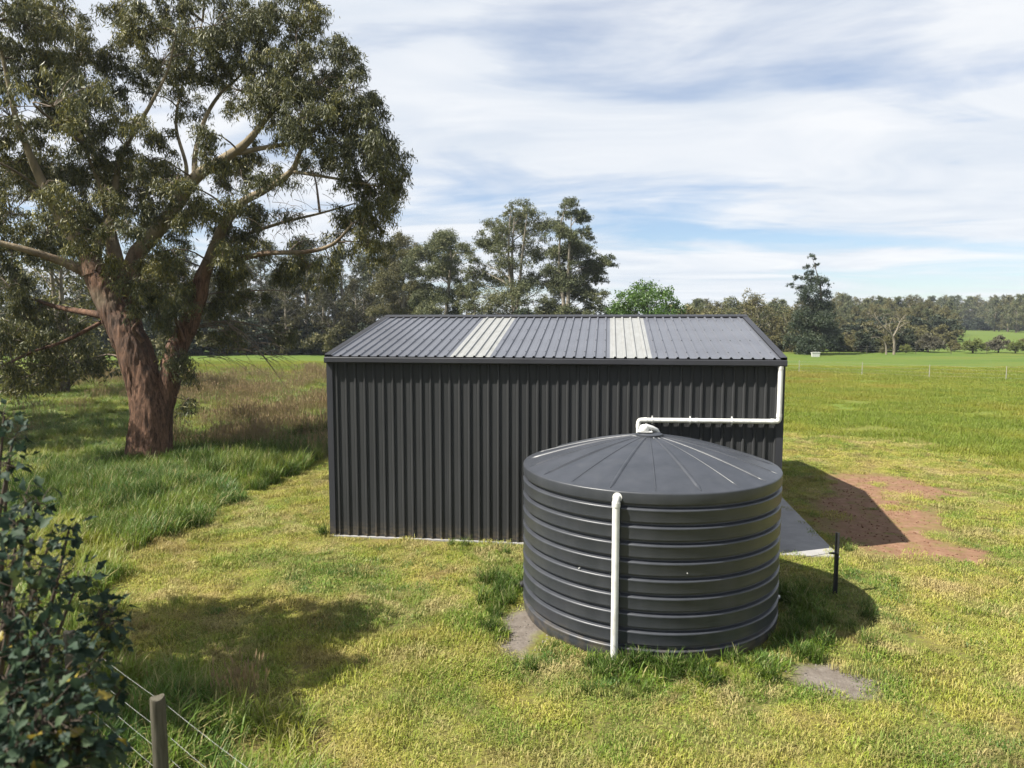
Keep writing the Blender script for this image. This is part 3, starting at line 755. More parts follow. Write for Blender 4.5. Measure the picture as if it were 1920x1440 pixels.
L([(392, 490, .4, 12), (440, 450, 1.0, 9), (520, 420, 1.3, 7), (600, 400, 1.5, 5), (670, 380, 1.6, 3)], step=.2, rough=.02)
L([(196, 592, .2, 15), (150, 584, .5, 12), (105, 575, .9, 9), (60, 560, 1.2, 6), (20, 550, 1.5, 4)], step=.2, rough=.02)
L([(206, 596, .6, 8), (120, 640, -.6, 6), (60, 660, -1.4, 5), (0, 690, -1.8, 4), (-60, 720, -2, 3)], step=.2, rough=.02)
L([(212, 400, .3, 9), (180, 330, -.2, 7), (150, 250, -.8, 5), (120, 150, -1.2, 3)], step=.2, rough=.02)
L([(330, 388, .6, 12), (350, 320, 1.4, 9), (330, 230, 2.2, 7), (350, 130, 3, 4), (380, 40, 3.2, 3)], step=.2, rough=.02)
L([(100, 383, -.5, 12), (40, 340, .6, 9), (-30, 260, 1.2, 6), (-80, 160, 1.8, 4)], step=.2, rough=.02)
L([(546, 321, -.3, 8), (600, 330, -.7, 6), (660, 340, -1, 5), (710, 350, -1.2, 3)], step=.2, rough=.01)
L([(268, 640, -.35, 10), (250, 618, -.6, 7), (262, 600, -.8, 3)], step=.1, rough=.01)          # broken stubs
L([(345, 640, .1, 9), (330, 600, -.2, 6), (318, 570, -.4, 2)], step=.1, rough=.01)
# crown clumps: centre px, radii px, depth offset m, weight
CL = [
 (40,40,75,60,-1.5,1.3),(120,30,70,50,-.5,1.2),(60,130,80,60,-1.0,1.3),(150,110,70,55,1.0,1.0),(20,220,70,55,-.8,1.2),(110,210,70,50,.5,1.1),(170,190,60,45,-1.2,.9),
 (230,30,60,45,1.5,1.0),(290,60,60,55,0,1.1),(340,25,60,45,1.0,1.0),(400,50,65,55,-.6,1.2),(460,30,60,45,.8,1.1),(520,35,60,45,-.3,1.2),(575,40,38,55,.5,1.0),
 (380,110,60,45,-.4,1.1),(450,100,60,45,.6,1.0),(300,130,45,40,1.2,.7),(505,110,55,45,-.5,1.1),(560,120,50,50,-1.2,1.2),
 (215,110,50,40,1.6,.6),(240,170,45,38,1.4,.55),(200,250,55,40,.2,.8),
 (490,180,45,35,-.8,1.1),(545,170,55,45,-1.4,1.3),(600,160,45,50,-.8,1.2),(640,110,42,55,-.4,1.0),(660,170,48,50,-1.0,1.2),(690,230,45,50,-.7,1.2),(625,230,55,40,-1.2,1.2),
 (575,220,50,35,-1.4,1.1),(530,230,45,30,-1.0,.9),(700,290,55,45,-.9,1.2),(735,290,30,50,-.6,1.0),(650,290,45,38,-1.1,1.0),(690,350,50,45,-.8,1.2),(730,350,30,40,-.4,.9),
 (700,410,45,45,-.6,1.1),(650,400,35,40,.3,.6),(690,460,40,35,-.3,1.0),(640,455,35,25,.2,.5),(600,290,35,25,-1.0,.6),
 (30,310,70,50,-.4,1.1),(20,400,60,50,.8,1.0),(80,300,50,40,.9,.9),(140,330,60,45,.8,1.0),(180,300,50,38,-.6,.8),(250,330,50,42,1.0,.9),(170,400,55,45,1.2,.9),(250,400,45,40,1.6,.8),
 (300,330,45,38,1.6,.8),(300,260,40,30,1.8,.6),(340,190,40,35,1.8,.6),(360,390,45,35,-.5,1.0),(330,430,35,28,1.8,.5),(290,390,35,28,-.4,.5),
 (430,330,40,28,1.4,.7),(470,290,45,28,.8,.8),(460,400,45,28,1.0,.7),(410,440,40,28,1.5,.7),(480,450,40,28,.6,.8),(440,470,35,25,-.3,.8),(540,400,25,20,.5,.25),(520,330,28,20,.2,.4),
 (20,470,55,40,1.4,.9),(90,440,45,35,1.4,.8),(20,540,50,45,.2,1.0),(60,590,55,45,.6,1.0),(20,640,50,50,-1.2,1.1),(90,650,50,45,-.8,1.0),(130,620,45,40,1.2,.8),(30,710,45,30,-1.4,.6),(110,690,40,25,-.6,.5),(160,680,35,25,.8,.5),
 (270,540,45,45,-.5,.9),(300,590,40,40,-.3,.9),(320,520,45,40,.2,.9),(290,480,35,30,.0,.6),(340,600,30,30,.9,.6),(430,520,45,30,1.0,.9),(400,570,40,35,1.2,.8),(470,560,40,30,1.6,.7),(430,620,45,30,1.8,.6),(520,510,45,28,1.2,.8),
 (580,500,40,26,.8,.7),(560,455,40,22,.8,.5),(335,665,22,28,-.3,.4),(352,700,16,40,-.2,.25),(350,750,12,30,0,.12),(520,620,45,20,1.4,.3),(620,500,35,25,.4,.7),
 (230,430,38,30,-1.6,.5),(195,360,38,30,-1.8,.5),(330,350,36,28,-1.6,.5),(285,300,36,28,-1.5,.5),(420,385,36,26,-1.4,.5),(385,290,34,26,-1.7,.5),(130,400,38,30,-2,.5),(490,340,34,24,-1.5,.4),(255,240,38,28,-1.4,.5),(370,245,34,26,-1.4,.45),(85,350,40,30,-2.2,.6),(150,460,34,26,-1.8,.45),(420,470,34,24,-1.0,.5),(305,470,34,28,-1.2,.5),(210,500,28,24,-1.4,.4),(330,560,30,28,-.8,.6),
 # beyond the frame, same crown
 (-60,60,90,80,-.5,.5),(-150,150,90,90,.3,.5),(-90,250,90,80,1,.5),(-180,320,80,80,-.5,.5),(-100,420,80,70,.8,.5),(-70,600,70,60,-1,.5),(100,-60,100,70,0,.5),(260,-50,100,70,.5,.5),(420,-40,90,60,0,.5),(540,-20,50,45,.3,.6),
 (200,-150,110,70,1,.4),(40,-140,100,70,-.5,.4),(360,-130,90,60,.5,.4),
 (120,150,110,90,4.5,.5),(300,120,110,80,4.8,.5),(450,170,100,70,4.3,.5),(560,300,80,60,3.6,.3),(200,320,100,70,4.5,.5),(60,350,100,80,4.6,.5),(100,200,100,80,-4.2,.22),(-80,300,90,80,-4,.25),
]
nodes = np.vstack([spline(np.array(p), np.ones(len(p)), .3)[0] for p in LIMBS])
tw = Tubes(); LP = []; LDr = []; LL = []
for (cx, c2, rx, ry, dz, wt_) in CL:
    dz += rng.normal()*.3
    if 140 < cx < 520 and 240 < c2 < 560: wt_ *= 1.45
    c = tp(cx, c2, dz); vis = (-40 < cx < 900 and c2 > -40)
    a, b = rx/PXM, ry/PXM; dd = (a+b)*.55
    # branch from the nearest limb
    j = np.argmin(np.linalg.norm((nodes-c)*np.array([1, 1, 1.2]), axis=1)+np.maximum(0, nodes[:, 2]-c[2])*1.2); s0 = nodes[j]; ln = np.linalg.norm(c-s0)
    if ln > .4:
        mid = s0*.5+c*.5+np.array([rng.normal()*.12*ln, rng.normal()*.12*ln, .10*ln])
        tw.add([s0, mid, c], [.018+.008*ln, .014+.004*ln, .010], 6, .3)
    ns = max(4, int((18 if vis else 8)*a*b*1.0*wt_+4))
    for q_ in range(ns):
        d = rand_dirs(rng, 1)[0]; rr = rng.random()**.45
        e_ = c+RT*d[0]*a*rr+UP*d[2]*b*rr+FW*d[1]*dd*rr
        m_ = (c+e_)/2+np.array([0, 0, .12])+rng.normal(size=3)*.05
        tw.add([c, m_, e_], [.014, .010, .005], 5, .25)
        # sprays hang around the end of the branchlet
        nl = int((175 if vis else 45)*wt_**.3)
        sn = 8; s_ang = rng.uniform(0, 6.283, sn); s_len = rng.uniform(.22, .55, sn); s_out = rng.uniform(.12, .40, sn); sid = rng.integers(0, sn, nl); t_ = rng.random(nl)**.8
        o_ = np.stack([np.cos(s_ang)[sid]*s_out[sid]*t_, np.sin(s_ang)[sid]*s_out[sid]*t_, .08*t_-s_len[sid]*t_*t_], 1)+rng.normal(size=(nl, 3))*.062
        LP.append(e_+o_); h_ = rng.normal(size=(nl, 3))*.50; h_[:, 2] -= .85; LDr.append(h_)
        LL.append(rng.uniform(.11, .19, nl)*(1 if vis else 1.8))
LP = np.vstack(LP); LDr = np.vstack(LDr); LL = np.concatenate(LL)
# bare hanging twigs under the right-hand limbs
for q_ in range(120):
    x, y = rng.uniform(400, 640), rng.uniform(300, 480); p = tp(x, y, rng.uniform(-.6, 1.2)); v = np.array([rng.normal()*.35+.15, rng.normal()*.2, -rng.uniform(.2, .6)])
    tw.add([p, p+v*.5+np.array([0, 0, .08]), p+v], [.008, .006, .003], 4, .2)
for q_ in range(70):
    x, y = rng.uniform(370, 520), rng.uniform(600, 680); p = tp(x, y, rng.uniform(.4, 2)); v = np.array([rng.uniform(.3, 1.3), rng.normal()*.3, -rng.uniform(.1, .75)])
    tw.add([p, p+v*.5+np.array([0, 0, .12]), p+v], [.010, .007, .003], 4, .2)
for (x, y, x2, y2) in ((470, 545, 590, 570), (430, 610, 540, 730), (420, 600, 520, 700), (380, 600, 480, 640), (0, 735, 130, 690), (20, 742, 190, 700), (385, 610, 460, 660)):
    p = tp(x, y, .6); e_ = tp(x2, y2, .9); tw.add([p, (p+e_)/2+np.array([0, 0, .2]), e_], [.022, .016, .005], 6, .2)
# peeling bark ribbons on the trunk
bs = MB(); tpath, trad = spline(np.array([tp(281, 860), tp(284, 780), tp(277, 735), tp(262, 690), tp(240, 640), tp(215, 590), tp(195, 550)]), np.array([88, 72, 66, 62, 58, 50, 46])/2/PXM, .1)
rpath, rrad = spline(np.array([tp(306, 765, .1), tp(318, 710, .2), tp(333, 650, .35), tp(357, 600, .45), tp(372, 555, .5)]), np.array([38, 42, 38, 35, 32])/2/PXM, .1)
for q_ in range(150):
    PP, RR = (tpath, trad) if rng.random() < .65 else (rpath, rrad)
    i0 = rng.integers(0, len(PP)-6); n_ = int(rng.integers(4, 9)); a_ = rng.uniform(0, 6.283); w_ = rng.uniform(.018, .05); V = []
    for j in range(n_+1):
        jj = min(i0+j, len(PP)-1); lift = .028+.05*max(0, j/n_-.55)*rng.uniform(.5, 1.5)*(1 if q_ % 3 else 0)+.012*math.sin(j)
        aa = a_+.04*j; w2 = w_*(1-.7*abs(2*j/n_-1)**2)
        dn = RT*math.cos(aa)+np.array([_sy, _cy, 0])*math.sin(aa); tn = -RT*math.sin(aa)+np.array([_sy, _cy, 0])*math.cos(aa)
        c_ = PP[jj]+dn*(RR[jj]*.97+lift)
        V += [c_-tn*w2, c_+tn*w2]
    bs.add([v-np.array([tb_[0], tb_[1], 0]) for v in V], [(2*j, 2*j+1, 2*j+3, 2*j+2) for j in range(n_)])
o = bs.build('bark_strips', M_BARK, BT); o['kind'] = 'stuff'
o = obj('trunk', tr.mesh('gum_trunk', M_BARK, (tb_[0], tb_[1], 0)), BT)
o = obj('twigs', tw.mesh('gum_twigs', M_TWIG, (tb_[0], tb_[1], 0)), BT)
o = obj('crown', leaves_mesh('gum_crown', LP, LDr, LL, LL*rng.uniform(.15, .24, len(LL)), rng, M_GUM, (tb_[0], tb_[1], 0)), BT)
print('big gum leaves', len(LP))

# ---------------------------------------------------------------- generic tree builder (local coordinates)
def build_tree(seed, h, spread, style='gum', nleaf=9000, leaf=.26, mat=None, bark=None, trunks=1, clumps=None, low=.30):
    rng = np.random.default_rng(seed); T = Tubes(); P = []; D = []; Ls = []
    if clumps is None:
        clumps = []
        n = {'gum': 34, 'bush': 16, 'scrub': 14, 'round': 26}[style]
        for i in range(n):
            if style == 'gum':
                t = low+(1-low)*(i+.5)/n; a = rng.uniform(0, 6.283)+i*2.4; rr = spread*math.sin(min(1, (t-low)/(1-low)*.9+.18)*math.pi)**.7*rng.uniform(.35, 1.0)
                cr = spread*rng.uniform(.26, .46)*(1.1-.25*t)
                clumps.append((rr*math.cos(a), rr*math.sin(a), h*t-cr*.5, cr, cr*.85))
            else:
                d = rand_dirs(rng, 1)[0]; d[2] = abs(d[2]); k = rng.random()**.4
                f = 1 if style != 'scrub' else .9
                clumps.append((d[0]*spread*.7*k, d[1]*spread*.7*k, h*(.38 if style == 'round' else .12 if style == 'scrub' else .25)+d[2]*h*(.64 if style == 'scrub' else .52)*k, spread*rng.uniform(.3, .45)*f, spread*rng.uniform(.25, .36)*f))
    main = np.array(clumps); subof = None
    if style == 'gum' and seed != 260:
        sub = []
        for c in clumps:
            for q_ in range(5):
                d_ = rand_dirs(rng, 1)[0]; k_ = rng.random()**.5*.85
                sub.append((c[0]+d_[0]*c[3]*k_, c[1]+d_[1]*c[3]*k_, c[2]+d_[2]*c[4]*k_*1.1, c[3]*rng.uniform(.46, .72), c[3]*rng.uniform(.38, .58)))
        subof = np.repeat(np.arange(len(clumps)), 5); clumps = sub
    C = np.array(clumps)
    # stems
    top = h*.86
    for k in range(trunks):
        lx, ly = (rng.normal(size=2)*spread*.16) if trunks > 1 else (rng.normal()*.2, rng.normal()*.2)
        r0 = .016*h/(trunks**.4)+.03
        st = [(lx*.15, ly*.15, -.2), (lx*.4+rng.normal()*.1, ly*.4, h*.3), (lx*.8+rng.normal()*.25, ly*.8+rng.normal()*.2, h*.6), (lx*1.2, ly*1.2, top)]
        T.add(st, [r0*1.25, r0, r0*.62, r0*.18], 8, h*.06)
        if k == 0: SP = spline(np.array(st), np.ones(4), .4)[0]
        else: SP = np.vstack([SP, spline(np.array(st), np.ones(4), .4)[0]])
    if subof is not None and style != 'scrub':
        for c, k_ in zip(C, subof):
            a_ = main[k_][:3]; T.add([a_, (a_+c[:3])/2+rng.normal(size=3)*.1, c[:3]], [.03, .022, .010], 4, .6)
    for c in main:
        w = c[:3]-SP; cost = np.linalg.norm(w, axis=1)+np.maximum(0, SP[:, 2]-c[2]+c[3]*.8)*3; j = np.argmin(cost); s0 = SP[j]; ln = np.linalg.norm(c[:3]-s0)
        if ln > .5 and style != 'scrub':
            T.add([s0, (s0+c[:3])/2+np.array([0, 0, .08*ln]), c[:3]+np.array([0, 0, c[4]*.3])], [.022+.010*ln, .02+.005*ln, .010], 5, ln/4)
    vol = C[:, 3]**2; per = np.maximum(30, (nleaf*vol/vol.sum())).astype(int)
    for c, n in zip(C, per):
        # small tufts, mostly over the upper shell of each clump
        nt = max(6, n//22); d = rand_dirs(rng, nt); d[:, 2] = np.where(d[:, 2] < -.6, -d[:, 2]*.6, d[:, 2]); k = rng.random(nt)**.4
        ctr = c[:3]+d*k[:, None]*np.array([c[3], c[3], c[4]])
        id_ = rng.integers(0, nt, n); sg = c[3]*.14
        P.append(ctr[id_]+rng.normal(size=(n, 3))*sg*np.array([1, 1, .75])); q = rng.normal(size=(n, 3)); q[:, 2] -= .7 if style == 'gum' else .1; D.append(q); Ls.append(rng.uniform(.7, 1.3, n)*leaf)
    P = np.vstack(P); D = np.vstack(D); Ls = np.concatenate(Ls); P[:, 2] = np.maximum(P[:, 2], .05)
    wf = .34 if style == 'gum' else .55
    cm = leaves_mesh('crown', P, D, Ls, Ls*wf*rng.uniform(.7, 1.3, len(Ls)), rng, mat)
    tm = T.mesh('trunk', bark or M_BARKFAR)
    return tm, cm
def plant(name, meshes, loc, rz, sc, label, cat='tree', group=None, szf=1.0):
    t = thing(name, (loc[0], loc[1], 0), label, cat, group); t.rotation_euler = (0, 0, rz); t.scale = (sc, sc, sc*szf)
    obj('trunk', meshes[0], t); obj('crown', meshes[1], t); return t
def spot(px, dist):
    d = ray(px, 640); p = CAMP+d*(dist); return p[:2]
def height_for(py, dist): return CAMP[2]+(ray(960, py)*dist)[2]

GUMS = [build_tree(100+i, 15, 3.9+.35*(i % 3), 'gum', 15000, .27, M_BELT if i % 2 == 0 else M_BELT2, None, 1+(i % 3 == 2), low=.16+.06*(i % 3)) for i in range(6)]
SCRUB = [build_tree(150+i, 4.2, 2.6, 'scrub', 7000, .24, M_DARKLEAF if i < 2 else M_BROWNGUM, M_BURL, 2) for i in range(4)]
BUSH = {k: build_tree(170+i, 3.4, 2.4, 'scrub', 8000, .18, m, M_BURL, 3) for i, (k, m) in enumerate((('grey', M_GREYB), ('yellow', M_YELLOWB), ('olive', M_BROWNGUM), ('green', M_GUMFAR)))}
rt = random.Random(11)
# treeline behind the left meadow
TL = [(-260, 94, 420), (-170, 90, 440), (-90, 96, 470), (-20, 92, 520), (45, 90, 500), (100, 98, 555), (160, 94, 545), (215, 90, 480), (262, 99, 470), (310, 92, 500), (352, 97, 455), (395, 90, 510), (432, 95, 470), (470, 92, 490), (505, 99, 460), (540, 91, 480), (575, 96, 445), (607, 90, 505), (640, 98, 470), (668, 91, 520), (700, 97, 450), (735, 93, 445)]
for i, (px, d, py) in enumerate(TL):
    h = height_for(py, d); p = spot(px, d); me = GUMS[i % 6]
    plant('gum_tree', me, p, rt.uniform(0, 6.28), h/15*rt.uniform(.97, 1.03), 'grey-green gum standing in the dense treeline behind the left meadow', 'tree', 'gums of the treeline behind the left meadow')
for i in range(20):
    px = -280+1080*i/19; d = rt.uniform(104, 114); py = rt.uniform(475, 530)
    plant('gum_tree', GUMS[(i*5+2) % 6], spot(px, d), rt.uniform(0, 6.28), height_for(py, d)/15, 'gum half hidden behind the front row of the left treeline', 'tree', 'second row of gums in the left treeline')
for i in range(46):
    px = -300+1100*i/45+rt.uniform(-10, 10); d = rt.uniform(87.5, 92)+ (3 if i % 2 else 0); p = spot(px, d)
    plant('scrub_bush', SCRUB[i % 4], p, rt.uniform(0, 6.28), rt.uniform(.95, 1.75), 'low dark bush filling the foot of the treeline behind the left meadow', 'bush', 'bushes at the foot of the left treeline')
# tall gums behind the shed
def px_clumps(cx, dist, lst):
    """clump list given as picture positions of one tree; returns local coordinates"""
    base = spot(cx, dist); out = []; rr = np.random.default_rng(int(cx))
    for (x, y, r) in lst:
        d = dist+rr.normal()*r/FPX*dist*.9; p = at(x, y, d); R_ = r/FPX*dist*1.12
        out.append((p[0]-base[0], p[1]-base[1], p[2], R_, R_*.78))
    return base, out
big = [
 (832, 78, 15.2, 2, 'narrow tall gum with an open domed crown behind the shed roof beside the treeline',
  [(830,455,34),(800,470,26),(858,475,26),(822,500,30),(785,505,24),(850,515,30),(865,545,22),(800,545,30),(838,560,30),(780,560,22),(815,590,30),(860,590,24)]),
 (965, 72, 17.0, 3, 'broadest and tallest round gum with spreading crown behind the shed roof',
  [(995,400,30),(970,415,32),(1015,430,26),(940,445,34),(985,460,36),(920,470,28),(1010,480,30),(955,490,34),(900,500,28),(925,520,34),(985,525,36),(890,535,26),(1020,520,24),(950,550,36),(905,565,32),(1000,565,34),(960,590,36),(915,600,34),(1015,600,28),(880,580,24),(888,510,26),(1034,545,24),(1030,585,26),(872,558,22),(906,455,24),(935,425,24),(1000,440,28),(960,395,18)]),
 (1062, 70, 16.5, 2, 'leaning tall gum with sparse clumps and sky gaps behind the shed roof',
  [(1060,395,24),(1088,410,22),(1045,425,20),(1075,440,26),(1100,440,18),(1060,480,30),(1095,470,24),(1120,500,18),(1138,490,16),(1045,510,28),(1085,510,30),(1060,545,34),(1100,550,26),(1115,575,22),(1050,580,30),(1090,590,30),(1040,610,26),(1120,530,16),(1105,505,24),(1078,470,24),(1040,470,18),(1120,560,22)]),
 (752, 84, 13.5, 1, 'slim gum with loose crown at the shed end of the treeline',
  [(752,465,26),(770,480,22),(735,490,26),(760,515,28),(728,530,26),(775,545,24),(745,560,30),(720,580,26),(765,590,28)]),
]
for i, (cx, dist, h, tk, lab, lst) in enumerate(big):
    base, cl = px_clumps(cx, dist, lst)
    plant('gum_tree', build_tree(200+i, h, 4, 'gum', 60000, .21, M_GUMFAR if i != 3 else M_BROWNGUM, None, tk, cl), base, 0, 1, lab)
for i, (px, d, py, k) in enumerate(((1000, 66, 560, 1), (880, 70, 560, 3), (1080, 68, 570, 2), (1130, 76, 570, 0), (930, 64, 575, 3), (820, 72, 575, 1), (1170, 80, 585, 0))):
    h = height_for(py, d)
    plant('scrub_bush', SCRUB[k], spot(px, d), rt.uniform(0, 6), h/4.2, 'olive bush under the tall gums just behind the shed roof', 'bush', 'bushes under the tall gums behind the shed')
# bright green round tree
d = 48; base, cl = px_clumps(1210, d, [(1210,548,28),(1185,562,28),(1238,560,28),(1165,580,24),(1258,582,22),(1205,580,34),(1235,595,30),(1180,605,30),(1210,625,34),(1250,615,24),(1160,615,22),(1215,655,34)])
plant('broadleaf_tree', build_tree(230, 6.5, 2.2, 'round', 14000, .15, M_BRIGHT, M_BURL, 1, cl), base, 0, 1, 'bright green rounded leafy tree showing above the shed roof')
d = 60; plant('broadleaf_tree', build_tree(231, 4.6, 2.2, 'round', 6000, .2, M_DARKLEAF, M_BURL, 1), spot(1150, d), 0, height_for(568, d)/4.6, 'small dark tree tucked beside the bright green round tree')
d = 62; plant('olive_bush', build_tree(232, 4.6, 2.4, 'round', 6000, .2, M_BROWNGUM, M_BURL, 1), spot(1290, d), 0, height_for(567, d)/4.6, 'orange-brown olive bush right of the bright green round tree', 'bush')
# paddock edge on the right
for i, (px, d, py) in enumerate(((1330, 98, 575), (1368, 104, 556), (1410, 100, 552), (1448, 107, 566), (1480, 99, 578), (1310, 118, 570), (1500, 112, 585))):
    h = height_for(py, d); 
    plant('gum_tree', build_tree(240+i, h, 4.6, 'gum', 8500, .3, M_GUMFAR if i % 2 else M_BROWNGUM, None, 2, None, .12), spot(px, d), rt.uniform(0, 6), 1, 'mid green rounded gum in the clump just right of the shed roof', 'tree', 'gums in the clump right of the shed roof')
for i in range(26):
    px = 1290+i*17+rt.uniform(-8, 8); d = rt.uniform(96, 101)
    plant('scrub_bush', SCRUB[(i*3) % 4], spot(px, d), rt.uniform(0, 6.28), rt.uniform(.7, 1.05), 'low bush along the paddock edge between the shed and the dead tree', 'bush', 'bushes along the right paddock edge')
# the tall ragged tree
d = 91; base, cl = px_clumps(1527, d, [(1522,482,7),(1513,500,7),(1532,497,6),(1520,512,9),(1508,520,6),(1525,528,16),(1543,530,12),(1518,548,18),(1545,552,14),(1492,522,8),(1482,535,7),(1500,540,9),(1508,560,13),(1530,572,22),(1550,575,16),(1512,592,22),(1545,600,22),(1500,615,22),(1528,620,26),(1555,622,18),(1490,640,20),(1520,645,26),(1548,645,22),(1510,660,18)])
rag = plant('ragged_tree', build_tree(260, 12.6, 3, 'gum', 24000, .26, mat_leaf('dark_pine_green', [(.22, (.016, .026, .016)), (.5, (.036, .052, .026)), (.8, (.075, .088, .04))], .5, .3, .15, .4), M_BURL, 1, cl), base, 0, 1, 'tall ragged dark tree with a bare spiky top at the paddock edge')
# dead tree
d = 90; dt = Tubes(); bp = spot(1672, d)
def dl(pts, w0, w1): 
    P = [at(x, y, d+dd) for x, y, dd in pts]; P[0][2] = max(P[0][2], -.2) if pts[0][1] < 655 else -.2
    dt.add(P, list(np.linspace(w0*.68, w1*.6, len(P))), 7, .4)
dl([(1676, 664, 0), (1677, 645, 0), (1673, 630, 0), (1658, 615, -.3), (1645, 600, -.5), (1632, 590, -.6), (1624, 586, -.6)], .26, .06)
dl([(1662, 664, .3), (1661, 648, .3), (1655, 638, .2), (1645, 632, 0), (1632, 634, -.2)], .18, .05)
dl([(1674, 632, 0), (1682, 618, .2), (1688, 602, .3), (1698, 590, .5)], .17, .04)
dl([(1683, 616, .2), (1697, 607, .4), (1706, 604, .6)], .10, .03)
dl([(1646, 601, -.5), (1640, 588, -.3), (1644, 584, -.2)], .07, .02); dl([(1688, 602, .3), (1683, 592, .2), (1681, 586, .2)], .07, .02)
dl([(1660, 617, -.2), (1662, 603, -.2), (1655, 594, -.1)], .08, .02); dl([(1672, 630, 0), (1668, 610, .4), (1673, 596, .5)], .08, .02)
rd = np.random.default_rng(5)
for i in range(60):
    x, y = rd.uniform(1628, 1702), rd.uniform(588, 625); p = at(x, y, d+rd.normal()*.8); v = np.array([rd.normal()*.5, rd.normal()*.4, rd.uniform(-.1, .7)]); dt.add([p, p+v], [.03, .012], 4, .5)
de = thing('dead_tree', (bp[0], bp[1], 0), 'bleached leafless dead tree with bent pale branches at the paddock edge', 'tree')
obj('trunk', dt.mesh('dead_trunk', M_DEAD, (bp[0], bp[1], 0)), de)
# bushes of the far right edge
for px, d, py, kx, lab, ws in ((1742, 96, 622, 'grey', 'rounded grey-brown bush right of the dead tree', 1.25), (1700, 94, 640, 'yellow', 'low yellow-green bush at the foot of the dead tree', .9), (1825, 93, 628, 'yellow', 'broad yellow-green bush in front of the far green hill paddock', 1.2),
                           (1790, 98, 632, 'olive', 'olive bush behind the broad yellow-green bush', .9), (1872, 95, 626, 'grey', 'grey-brown arching bush near the picture edge', 1.2), (1905, 93, 632, 'yellow', 'yellow-green bush cut by the right picture edge', 1.0), (1950, 92, 618, 'olive', 'tall olive bush just past the right picture edge', 1.3),
                           (1640, 97, 630, 'green', 'mid green bush behind the dead tree', 1.2), (1600, 98, 625, 'olive', 'olive bush between the ragged tree and the dead tree', 1.1), (1655, 93, 648, 'olive', 'low olive scrub left of the dead trunk', .8)):
    h = height_for(py, d); t = plant('bush', BUSH[kx], spot(px, d), rt.uniform(0, 6), h/3.4, lab, 'bush'); t.scale[0] *= ws; t.scale[1] *= ws
plant('gum_tree', build_tree(310, 14, 5.2, 'gum', 16000, .30, M_GUM, None, 2, None, .14), (-24.5, 11.5), 1.0, 1, 'leafy gum behind the big forked gum at the left picture edge')
plant('gum_tree', build_tree(311, 11, 4.6, 'gum', 12000, .30, M_GUM, None, 2, None, .14), (-26, 24), 2.0, 1, 'smaller leafy gum at the left picture edge before the treeline')
plant('gum_tree', build_tree(312, 12, 4.8, 'gum', 14000, .32, M_GUM, None, 2, None, .2), (-20.5, 7.0), 2.6, 1, 'leafy gum standing just past the left picture edge')
# slender tree out of frame whose shade falls across the near lawn
sp_ = build_tree(300, 8.6, 1.9, 'round', 9000, .20, M_GUM, M_BURL, 1, [(x, y, z, r, r*.8) for x, y, z, r in ((0,0,7.0,1.1),(1.0,.3,6.7,.9),(-1.0,.2,6.8,.9),(.4,-.7,7.2,.9),(-.5,.8,6.5,.9),(.2,.3,7.9,.8),(-1.6,.3,7.0,.7),(.9,-.9,6.3,.7),(-.9,-.8,6.2,.7),(-.3,-1.7,6.6,.8),(.6,-1.6,6.8,.8),(-1.2,-1.4,6.5,.8),(.1,-2.3,6.6,.6),(-.8,-2.2,6.4,.6),(1.3,-.6,6.9,.7),(1.2,-1.7,6.7,.7),(.3,-3.0,6.6,.6),(-.6,-3.0,6.7,.6))])
plant('shade_tree', sp_, (-4.75, -7.1), 0, 1, 'slender leafy tree standing beside the fence left of the picture')

# ================================================================== SCATTERED GRASS AND FAR WOODLAND
def scatter(name, label, P, rot, scl, idx, sources, kind='stuff'):
    """one object of points; each point carries a clump of real blades"""
    cl = bpy.data.collections.new(name+'_sources')
    for i, m in enumerate(sources):
        cl.objects.link(bpy.data.objects.new('%s_source_%02d' % (name, i), m))
    n = len(P); me = bpy.data.meshes.new(name); me.vertices.add(n); me.vertices.foreach_set('co', np.asarray(P, np.float32).ravel())
    for an, av, ty, key in (('rot', rot, 'FLOAT_VECTOR', 'vector'), ('scl', scl, 'FLOAT_VECTOR', 'vector'), ('pick', idx, 'INT', 'value')):
        a = me.attributes.new(an, ty, 'POINT'); a.data.foreach_set(key, np.asarray(av, np.int32 if ty == 'INT' else np.float32).ravel())
    o = obj(name, me); o['kind'] = kind; o['label'] = label
    ng = bpy.data.node_groups.new(name, 'GeometryNodeTree')
    ng.interface.new_socket('Geometry', in_out='INPUT', socket_type='NodeSocketGeometry'); ng.interface.new_socket('Geometry', in_out='OUTPUT', socket_type='NodeSocketGeometry')
    N = ng.nodes; gi = N.new('NodeGroupInput'); go = N.new('NodeGroupOutput'); ip = N.new('GeometryNodeInstanceOnPoints'); ci = N.new('GeometryNodeCollectionInfo')
    ci.inputs['Collection'].default_value = cl; ci.inputs['Separate Children'].default_value = True; ci.inputs['Reset Children'].default_value = True
    def na(nm, ty):
        x = N.new('GeometryNodeInputNamedAttribute'); x.data_type = ty; x.inputs['Name'].default_value = nm; return [q for q in x.outputs if q.enabled and q.name == 'Attribute'][0]
    e2r = N.new('FunctionNodeEulerToRotation'); l = ng.links.new
    l(gi.outputs[0], ip.inputs['Points']); l(ci.outputs[0], ip.inputs['Instance']); ip.inputs['Pick Instance'].default_value = True
    l(na('pick', 'INT'), ip.inputs['Instance Index']); l(na('rot', 'FLOAT_VECTOR'), e2r.inputs[0]); l(e2r.outputs[0], ip.inputs['Rotation']); l(na('scl', 'FLOAT_VECTOR'), ip.inputs['Scale'])
    l(ip.outputs[0], go.inputs[0])
    md = o.modifiers.new('scatter', 'NODES'); md.node_group = ng
    return o
